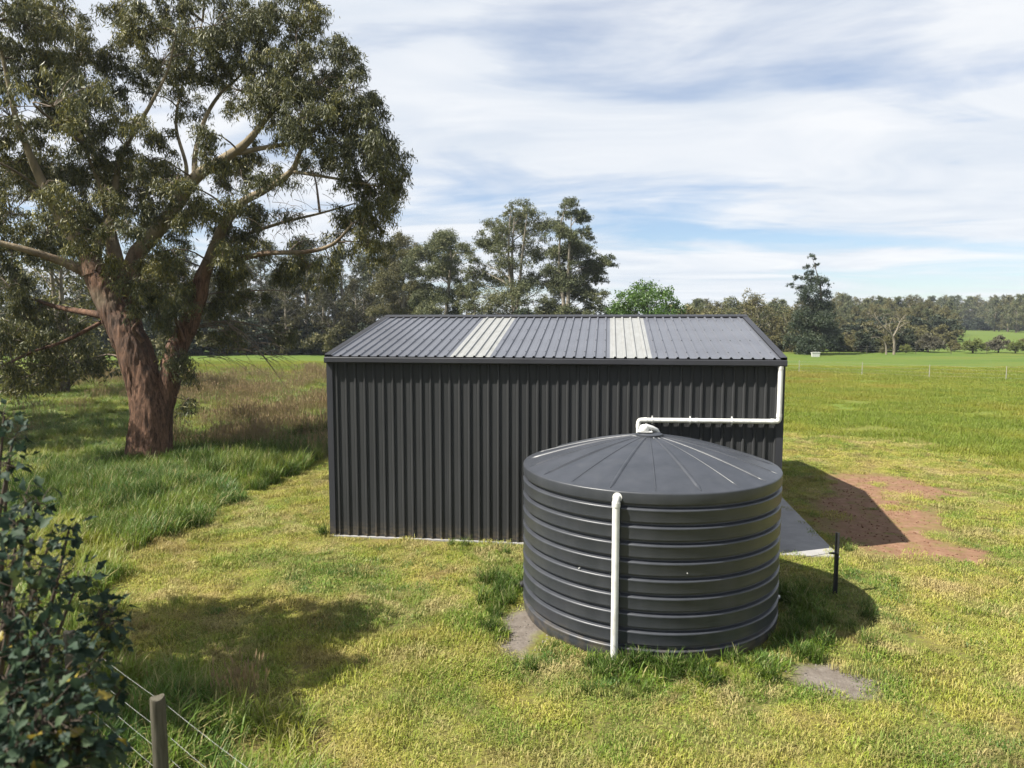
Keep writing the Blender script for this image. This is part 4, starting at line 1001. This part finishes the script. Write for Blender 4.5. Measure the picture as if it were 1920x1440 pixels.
def blades(seed, n, R_, hmin, hmax, w, lean, mat, droop=.5, seg=2, clump=0.0, name='blades', flat=0.0):
    """n curved blades in a disc of radius R_"""
    r = np.random.default_rng(seed); a = r.uniform(0, 6.283, n); q = np.sqrt(r.random(n))*R_
    B = np.stack([q*np.cos(a), q*np.sin(a), np.zeros(n)-.012], 1)
    if clump > 0:
        k = max(3, int(n/14)); cc = np.stack([r.uniform(-R_, R_, k), r.uniform(-R_, R_, k), np.zeros(k)-.012], 1); B = B*(1-clump)+cc[r.integers(0, k, n)]*clump
    H = r.uniform(hmin, hmax, n)*(.6+.4*r.random(n)); az = r.uniform(0, 6.283, n); ln = np.abs(r.normal(size=n))*lean+flat*r.random(n)
    dx = np.stack([np.cos(az), np.sin(az), np.zeros(n)], 1); sd_ = np.stack([-np.sin(az+r.normal(size=n)*.6), np.cos(az), np.zeros(n)], 1)
    wv = w*r.uniform(.6, 1.3, n); V = []; hh = []
    for j in range(seg+1):
        t = j/seg; th = ln*(.35+.65*t)+droop*t*t*r.uniform(.3, 1.0, n) if j else ln*0
        if j == 0: C = B.copy()
        else: C = C+(dx*np.sin(th)[:, None]+np.array([0, 0, 1.0])*np.cos(th)[:, None])*(H/seg)[:, None]
        ww = (wv*(1-.25*t) if j < seg else wv*.12)[:, None]*.5
        V += [C-sd_*ww, C+sd_*ww]; hh += [np.full(n, t), np.full(n, t)]
    V = np.stack(V, 1).reshape(-1, 3); hh = np.stack(hh, 1).ravel(); c = 2*(seg+1); i = np.arange(n)[:, None]*c
    F = np.concatenate([i+np.array([[2*j, 2*j+1, 2*j+3, 2*j+2]]) for j in range(seg)], 0)
    V[:, 2] = np.maximum(V[:, 2], -.012+np.minimum(1, hh*2)*(.02+.02*np.repeat(r.random(n), c)))
    return npmesh(name, V, F, False, [mat], {'tint': np.repeat(r.random(n), c), 'height': hh})
def seedheads(seed, n, R_, h, mat):
    r = np.random.default_rng(seed); V = []; F = []; tt = []; b = 0
    for i in range(n):
        a, q = r.uniform(0, 6.283), math.sqrt(r.random())*R_; p = np.array([q*math.cos(a), q*math.sin(a), 0]); H = h*r.uniform(.7, 1.15); l_ = r.normal(size=2)*.16
        tp_ = p+np.array([l_[0]*H, l_[1]*H, H]); s_ = np.array([math.cos(a*7), math.sin(a*7), 0]); 
        hd = tp_*.8+p*.2
        V += [p-s_*.0022, p+s_*.0022, hd+s_*.0018, hd-s_*.0018, hd, (hd+tp_)/2+s_*.011, tp_, (hd+tp_)/2-s_*.011]; F += [(b, b+1, b+2, b+3), (b+4, b+5, b+6, b+7)]; b += 8; tt += [r.random()]*8
    return npmesh('seed_stalks', np.array(V), np.array(F), False, [mat], {'tint': tt, 'height': np.ones(len(tt))})
def pts_in(rng, x0, x1, y0, y1, dens):
    n = int((x1-x0)*(y1-y0)*dens); return rng.uniform(x0, x1, n), rng.uniform(y0, y1, n)
def inview(X, Y, z=0.3, pad=230):
    d = np.stack([X, Y, np.full_like(X, z)], 1)-CAMP; f = d@FW; u = 960+FPX*(d@RT)/np.maximum(f, .1); v = 720-FPX*(d@UP)/np.maximum(f, .1)
    return (f > .5) & (u > -pad*3) & (u < 1920+pad*3) & (v < 1440+pad*5)
LONG_L = [gxy(*p) for p in ((615, 845), (590, 868), (520, 905), (440, 938), (410, 960), (330, 992), (240, 1022), (232, 1060), (215, 1110), (205, 1160), (235, 1250), (330, 1312), (440, 1335), (520, 1338), (555, 1375), (600, 1450), (640, 1700))]
LONG_L = LONG_L+[(-60, -16), (-60, 60), (-1.5, 60), (-1.5, 12)]
MOWN_FAR = [gxy(*p) for p in ((1380, 816), (1463, 815), (1600, 820), (1740, 836), (1830, 860), (1920, 886), (2100, 935))]
def zone(X, Y):
    """0 mown, 1 long meadow left, 2 right field; -1 built over"""
    z = np.zeros(len(X), int)
    # wobble keeps the mown edge ragged
    X2 = X+(n2d(X, Y, .9)-.5)*.7+(n2d(X, Y, 3.1)-.5)*.35; Y2 = Y+(n2d(X+9, Y+5, .9)-.5)*.7+(n2d(X+9, Y+5, 3.1)-.5)*.35
    far = [(-1.5, 14.5)]+MOWN_FAR+[(400, -30), (400, 400), (-1.5, 400)]
    z[inside(far, X2, Y2)] = 2; z[inside(LONG_L, X2, Y2)] = 1
    built = (X > -.04) & (X < 9.74) & (Y > -.03) & (Y < SDEP+.05)
    built |= np.hypot(X-TX, Y-TY) < TR-.03
    built |= np.hypot(X-tb_[0], Y-tb_[1]) < .5
    z[built] = -1
    return z
rng = np.random.default_rng(21)
def lay(name, label, X, Y, src, s0, s1, tilt=.0, sz=1.0, zoff=0.0, zvar=None):
    n = len(X); s = rng.uniform(s0, s1, n); zs_ = s*(sz if np.isscalar(sz) else sz)
    rot = np.stack([rng.normal(size=n)*tilt, rng.normal(size=n)*tilt, rng.uniform(0, 6.283, n)], 1)
    return scatter(name, label, np.stack([X, Y, np.full(n, zoff)], 1), rot, np.stack([s, s, zs_], 1), rng.integers(0, len(src), n), src)
# mown lawn
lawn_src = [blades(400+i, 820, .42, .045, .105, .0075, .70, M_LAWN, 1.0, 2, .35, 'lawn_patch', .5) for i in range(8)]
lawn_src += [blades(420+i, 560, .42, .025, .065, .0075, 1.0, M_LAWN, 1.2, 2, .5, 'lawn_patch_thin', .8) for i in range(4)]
gx_, gy_ = np.meshgrid(np.arange(-6, 26, .36), np.arange(-10.5, 17, .36)); X = gx_.ravel()+rng.uniform(-.17, .17, gx_.size); Y = gy_.ravel()+rng.uniform(-.17, .17, gx_.size)
k = (zone(X, Y) == 0) & inview(X, Y); X, Y = X[k], Y[k]
dm = mask_np(DIRT, X, Y); bm = mask_np(BARE, X, Y, .2); k = (rng.random(len(X)) > dm*(.72+.30*(n2d(X, Y, 1.1) > .42))) & (rng.random(len(X)) > bm*1.05); X, Y = X[k], Y[k]
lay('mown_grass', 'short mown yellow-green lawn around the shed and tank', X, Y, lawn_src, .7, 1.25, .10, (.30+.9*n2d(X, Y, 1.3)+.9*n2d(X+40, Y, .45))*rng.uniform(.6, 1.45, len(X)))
# greener tufts standing in the lawn
tuft_src = [blades(440+i, 120, .24, .05, .13, .009, .5, M_LONG, .9, 3, .45, 'tuft') for i in range(5)]
X, Y = pts_in(rng, -5, 24, -10.5, 16, 26)
k = (zone(X, Y) == 0) & inview(X, Y); X, Y = X[k], Y[k]
lm = mask_np(LUSH, X, Y); ringd = np.hypot(X-TX, Y-TY)-TR; ring = np.clip(1-np.abs(ringd-.30)/.45, 0, 1)*(Y < TY+1.2)
pr = .02+.16*(n2d(X, Y, .8) > .60)+.38*lm+.5*ring; pr = pr*(1-mask_np(BARE, X, Y, .2))*(1-.93*mask_np(DIRT, X, Y))
k = rng.random(len(X)) < pr; X, Y = X[k], Y[k]
lay('lawn_tufts', 'darker green tufts growing through the mown lawn', X, Y, tuft_src, .6, 1.15, .08)
def clod(seed):
    b = bmesh.new(); bmesh.ops.create_icosphere(b, subdivisions=1, radius=1); rr_ = random.Random(seed)
    for v in b.verts: v.co *= rr_.uniform(.7, 1.25); v.co.z *= .55
    m = bpy.data.meshes.new('clod'); b.to_mesh(m); b.free(); m.materials.append(M_CLOD if seed < 3 else M_PEBBLE); return m
M_CLOD = mat_plain('red_clay_clods', (.15, .078, .048), .95, .1, .4, 30); M_PEBBLE = mat_plain('grey_pebbles', (.17, .15, .13), .9, .2, .4, 30)
X, Y = pts_in(rng, 8, 16, -1, 9, 46); k = (rng.random(len(X)) < mask_np(DIRT, X, Y)*.9) & (zone(X, Y) == 0); X, Y = X[k], Y[k]
lay('soil_clods', 'small clods of red clay on the bare dirt patch', X, Y, [clod(i) for i in range(3)], .006, .030, .5)
X, Y = pts_in(rng, 3, 10, -7, -2, 60); k = (rng.random(len(X)) < mask_np(BARE, X, Y, .2)) & (zone(X, Y) == 0); X, Y = X[k], Y[k]
lay('pebbles', 'small grey pebbles on the worn bare spots near the tank', X, Y, [clod(i) for i in range(3, 6)], .005, .022, .5)
# lush clumps round the tank foot and along the wall
long_weed = [blades(470+i, 70, .20, .10, .34, .010, .6, M_LONG, 1.2, 4, .2, 'weed_clump') for i in range(3)]
lush_src = [blades(460+i, 130, .16, .16, .42, .010, .42, M_LUSH, 1.0, 4, .3, 'lush_clump') for i in range(5)]
T_ = rng.uniform(0, 6.283, 620); rr = TR+.10+np.abs(rng.normal(size=620))*.34
X = TX+rr*np.cos(T_); Y = TY+rr*np.sin(T_); pk_ = (Y < TY+.8) & (rng.random(620) < np.where(X > TX+1.0, 1.0, .55)*np.clip(n2d(X, Y, 1.6)*2.2-.25, .15, 1)); X, Y = X[pk_], Y[pk_]
ex = [gxy(*p) for p in ((858, 1024), (845, 1022), (872, 1026), (606, 1004), (598, 1000), (1190, 1255), (1205, 1250), (1260, 1262), (1330, 1258), (1350, 1270), (1395, 1250), (1118, 1290), (1100, 1300), (1130, 1295), (1500, 1180), (1520, 1160), (1545, 1150), (1480, 1200), (1210, 1300), (935, 1060), (950, 1040), (930, 1085), (1590, 1035), (1600, 1032))]
X = np.concatenate([X, [p[0] for p in ex]]); Y = np.concatenate([Y, [p[1] for p in ex]])
keep = (np.hypot(X-TX, Y-TY) > TR+.06) & (mask_np(BARE, X, Y, .2) < .5); X, Y = X[keep], Y[keep]
lay('weed_clumps', 'rank green grass clumps around the tank foot and shed wall', X, Y, lush_src+long_weed, .42, 1.05, .16)
# long meadow grass on the left
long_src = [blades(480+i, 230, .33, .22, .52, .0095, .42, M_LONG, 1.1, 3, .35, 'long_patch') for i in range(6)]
X, Y = pts_in(rng, -32, 4, -11, 42, 11)
z = zone(X, Y); k = (z == 1) & inview(X, Y); X, Y = X[k], Y[k]
dist = np.hypot(X-CAMP[0], Y-CAMP[1]); k = rng.random(len(X)) < np.clip(20/dist, .2, 1)**1.4; X, Y, dist = X[k], Y[k], dist[k]
near = np.clip(1-np.hypot((X+4.6)/3.2, (Y-3)/5.5), 0, 1)
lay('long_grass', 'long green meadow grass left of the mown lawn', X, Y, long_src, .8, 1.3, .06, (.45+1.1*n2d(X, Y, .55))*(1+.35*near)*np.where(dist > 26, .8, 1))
# lush dark humps by the gum and along the mown edge
X, Y = pts_in(rng, -14, -1, -1, 14, 7)
z = zone(X, Y); k = (z == 1) & inview(X, Y); X, Y = X[k], Y[k]
k = (n2d(X, Y, .5) > .40) & (X > -9.5); X, Y = X[k], Y[k]
tt_ = rng.uniform(0, 6.283, 46); rr_ = .62+np.abs(rng.normal(size=46))*.5; X = np.concatenate([X, tb_[0]+rr_*np.cos(tt_)]); Y = np.concatenate([Y, tb_[1]+rr_*np.sin(tt_)])
hump_src = [blades(500+i, 240, .34, .3, .62, .010, .4, M_LUSH, 1.1, 4, .3, 'hump') for i in range(5)]
lay('lush_meadow_grass', 'dark lush arching grass around the foot of the big gum', X, Y, hump_src, .75, 1.3, .16, .30+1.35*n2d(X, Y, .8))
# dry seeding grass in the meadow
seed_src = [seedheads(520+i, 150, .6, .62, M_SEED) for i in range(4)]
X, Y = pts_in(rng, -34, 0, 7, 44, 2.6)
z = zone(X, Y); k = (z == 1) & inview(X, Y); X, Y = X[k], Y[k]
k = rng.random(len(X)) < np.clip((n2d(X, Y, .12)-.42)*.9+.25*(np.hypot((X+5.5)/5, (Y-17)/9) < 1), 0.02, .6); X, Y = X[k], Y[k]
lay('seed_grass', 'brown seeding grass heads in the meadow behind the big gum', X, Y, seed_src, .9, 1.4, .05)
exs = [gxy(*p) for p in ((440, 1330), (452, 1325), (462, 1330), (475, 1335), (430, 1338))]
lay('pink_seed_grass', 'thin pinkish seed stalks at the near edge of the long grass', np.array([p[0] for p in exs]), np.array([p[1] for p in exs]), [seedheads(540, 26, .16, .55, M_SEED)], .9, 1.1, .05)
# far fields: larger, sparser clumps
field_src = [blades(560+i, 900, .85, .10, .26, .009, .45, M_FIELD, .9, 2, .35, 'field_patch') for i in range(6)]
X, Y = pts_in(rng, -45, 62, 9, 58, 1.9)
z = zone(X, Y); k = ((z == 2) | ((z == 1) & (Y > 24))) & inview(X, Y); X, Y = X[k], Y[k]
lay('field_grass', 'long green grass of the open fields behind the shed', X, Y, field_src, .85, 1.3, .03, np.clip((.55+.8*n2d(X, Y, .3))*np.clip((62-Y)/14, .35, 1), .2, 1.5))
# far woodland on the right skyline
X = []; Y = []; sc_w = []; rw = np.random.default_rng(33)
def wood(px0, px1, d0, d1, n, top):
    for i in range(n):
        px = px0+(px1-px0)*(i+rw.random())/n; t = (px-px0)/(px1-px0); d = d0+(d1-d0)*t+rw.uniform(0, 45); p = spot(px, d)
        X.append(p[0]); Y.append(p[1]); sc_w.append(max(5, height_for(top+rw.uniform(-7, 18), d))/15)
wood(1280, 1780, 150, 185, 70, 566); wood(1560, 1790, 140, 150, 30, 580); wood(1700, 2100, 300, 360, 80, 560); wood(1560, 1700, 190, 200, 24, 556); wood(900, 1300, 170, 190, 30, 586); wood(1860, 2100, 240, 250, 26, 558)
X = np.array(X); Y = np.array(Y); sc_w = np.array(sc_w); n = len(X)
WOODSRC = []
for i in range(5):
    tm, cm = build_tree(600+i, 15, 4.4, 'gum', 5200, .5, M_GUMFAR if i % 2 else M_BROWNGUM, None, 1, None, .22)
    V1 = np.empty(len(tm.vertices)*3, np.float32); tm.vertices.foreach_get('co', V1); V2 = np.empty(len(cm.vertices)*3, np.float32); cm.vertices.foreach_get('co', V2)
    bmw = bmesh.new(); bmw.from_mesh(tm); bmw.from_mesh(cm); nt = len(tm.polygons); mw = bpy.data.meshes.new('far_tree'); bmw.to_mesh(mw); bmw.free()
    mw.materials.append(tm.materials[0]); mw.materials.append(cm.materials[0]); mi = np.zeros(len(mw.polygons), np.int32); mi[nt:] = 1; mw.polygons.foreach_set('material_index', mi); WOODSRC.append(mw)
scatter('far_woodland', 'hazy distant wood closing the paddocks on the right skyline', np.stack([X, Y, np.zeros(n)], 1), np.stack([np.zeros(n), np.zeros(n), rw.uniform(0, 6.28, n)], 1), np.stack([sc_w*1.1, sc_w*1.1, sc_w], 1), rw.integers(0, 5, n), WOODSRC)
fu_x = []; fu_y = []
for i in range(150):
    px = rw.uniform(1290, 2050); d = rw.uniform(135, 150) if px < 1775 else rw.uniform(290, 330); p = spot(px, d); fu_x.append(p[0]); fu_y.append(p[1])
n = len(fu_x); s_ = rw.uniform(.9, 1.5, n)
und = []
for me in SCRUB: und.append(me[1])
scatter('far_undergrowth', 'dark undergrowth along the foot of the distant wood', np.stack([fu_x, fu_y, np.zeros(n)], 1), np.stack([np.zeros(n), np.zeros(n), rw.uniform(0, 6.28, n)], 1), np.stack([s_*1.3, s_*1.3, s_], 1), rw.integers(0, 4, n), und)

# ================================================================== SHRUB BY THE CAMERA
rs = np.random.default_rng(9)
def leaf_mesh(seed, mat):
    """a broad pointed leaf with a few sharp lobes, slightly folded and curled"""
    r = np.random.default_rng(seed); out = [(0, 0)]
    half = [(.12, .10), (.30, .30), (.36, .22), (.52, .34), (.62, .20), (.80, .14), (1.0, 0)]
    Lh = [(y*(1+r.normal()*.05), x*(1+r.normal()*.12)) for y, x in half]; Rh = [(y*(1+r.normal()*.05), -x*(1+r.normal()*.12)) for y, x in half[:-1]]
    V = [(0, 0, 0), (0, .35, -.03), (0, .65, -.05)]
    def P(y, x): return (x, y, abs(x)*.35-.16*y*y+.03*math.sin(9*y+seed))
    for y, x in Lh: V.append(P(y, x))
    for y, x in Rh: V.append(P(y, x))
    a = list(range(3, 10)); b = list(range(10, 16)); tip = 9
    F = [(0, a[0], 1), (a[0], a[1], 1), (a[1], a[2], 1), (a[2], 2, 1), (a[2], a[3], 2), (a[3], a[4], 2), (a[4], a[5], 2), (a[5], tip, 2),
         (0, 1, b[0]), (b[0], 1, b[1]), (b[1], 1, b[2]), (b[2], 1, 2), (b[2], 2, b[3]), (b[3], 2, b[4]), (b[4], 2, b[5]), (b[5], 2, tip)]
    return npmesh('leaf', np.array(V), np.array(F), True, [mat], {'tint': np.full(len(V), r.random())})
LM = [leaf_mesh(700+i, M_SHRUB) for i in range(7)]; LY = [leaf_mesh(720+i, M_YELLOWLEAF) for i in range(2)]
sb = CAMP+RT*-3.3+np.array([_sy, _cy, 0])*3.4; sb = np.array([sb[0], sb[1], 0])
shr = thing('leafy_shrub', tuple(sb), 'dark blue-green broad-leaved shrub crowding the near corner over the wire fence', 'shrub')
stm = Tubes()
SCL = [(35, 990, 45, 3.6, 14), (95, 1010, 35, 3.9, 6), (30, 1060, 60, 3.4, 20), (110, 1095, 45, 3.8, 16), (150, 1080, 28, 4.1, 7), (40, 1150, 60, 3.3, 32), (195, 1165, 38, 3.9, 22), (215, 1190, 28, 4.0, 10), (60, 1230, 60, 3.2, 36), (20, 1300, 60, 3.0, 36),
       (120, 1290, 55, 3.2, 34), (170, 1260, 40, 3.6, 12), (80, 1360, 65, 2.9, 44), (30, 1420, 60, 2.8, 40), (150, 1400, 50, 3.0, 34), (190, 1430, 35, 3.2, 14), (15, 870, 30, 3.9, 9), (8, 780, 22, 4.0, 5), (25, 820, 25, 4.0, 6), (60, 940, 30, 3.7, 9), (130, 990, 18, 4.0, 3), (225, 1300, 22, 3.4, 4), (90, 1440, 60, 2.8, 20), (-60, 1100, 60, 3.3, 16), (-60, 1300, 70, 3.0, 18), (-50, 950, 50, 3.7, 12)]
cand = []
forks = [sb+np.array([0, 0, 0.]), sb+np.array([.25, .15, 1.0]), sb+np.array([.35, .3, 1.9])]
stm.add([forks[0]+np.array([0, 0, -.2]), forks[1], forks[2]], [.06, .05, .035], 10, .2)
for (x, y, r, d, n) in SCL:
    c = at(x, y, d); s0 = forks[1] if c[2] < 2.3 else forks[2]
    stm.add([s0, s0*.45+c*.55+np.array([0, 0, -.06])+rs.normal(size=3)*.05, c], [.022, .014, .006], 6, .15)
    rm = r/FPX*d
    for i in range(int(n*2.7)):
        dv = rand_dirs(rs, 1)[0]; p = c+dv*rm*1.25*rs.random()**.6*np.array([1, 1.2, 1])
        out = dv*.7+rs.normal(size=3)*.5+np.array([0, 0, -.25]); out /= np.linalg.norm(out)
        if rs.random() < .45: stm.add([c+(p-c)*.35+rs.normal(size=3)*.02, (c+p)/2+rs.normal(size=3)*.025, p], [.003, .0022, .0016], 4, .2)
        yel = (y < 900 and rs.random() < .6) or rs.random() < .06
        cand.append((p, out, rs.uniform(.045, .09), yel))
obj('stems', stm.mesh('shrub_stems', M_BURL, tuple(sb)), shr)
cand.sort(key=lambda t: np.linalg.norm(t[0]-CAMP)/t[2])
rest = []
def leaf_matrix(p, out, s):
    y = Vector(out); up = Vector(rs.normal(size=3)*.55+np.array([-.2, -.2, 1.0])); x = y.cross(up).normalized(); z = x.cross(y).normalized()
    return Matrix(((x.x*s, y.x*s, z.x*s, p[0]-sb[0]), (x.y*s, y.y*s, z.y*s, p[1]-sb[1]), (x.z*s, y.z*s, z.z*s, p[2]-sb[2]), (0, 0, 0, 1)))
VV = []; FF = []; tt = []; bb = 0
for i, (p, out, s, yel) in enumerate(cand):
    m = (LY if yel else LM)[i % (2 if yel else 7)]; mt = leaf_matrix(p, out, s)
    if i < 300:
        o = obj('leaf', m, shr); o.matrix_local = mt
    else:
        v = np.empty(len(m.vertices)*3, np.float32); m.vertices.foreach_get('co', v); v = v.reshape(-1, 3); A_ = np.array(mt); v = v@A_[:3, :3].T+A_[:3, 3]
        f = np.array([list(q.vertices) for q in m.polygons]); VV.append(v); FF.append(f+bb); bb += len(v); tt += [rs.random()]*len(v)
if VV:
    o = obj('leaves', npmesh('shrub_leaves', np.vstack(VV), np.vstack(FF), True, [M_SHRUB], {'tint': tt}), shr); o['kind'] = 'stuff'
print('shrub leaves', len(cand))

# ================================================================== AIR
hz = MB(); hz.box(-2700, 2700, -2700, 2700, -1.2, 24.0)
mh = bpy.data.materials.new('thin_haze'); mh.use_nodes = True; t_ = mh.node_tree; t_.nodes.clear()
vo = t_.nodes.new('ShaderNodeVolumePrincipled'); vo.inputs['Color'].default_value = (.80, .88, 1.0, 1); vo.inputs['Density'].default_value = .00024; vo.inputs['Anisotropy'].default_value = .2
om = t_.nodes.new('ShaderNodeOutputMaterial'); t_.links.new(vo.outputs[0], om.inputs['Volume'])
ho = hz.build('haze', mh); ho['kind'] = 'stuff'; ho['label'] = 'thin pale haze softening the far trees'
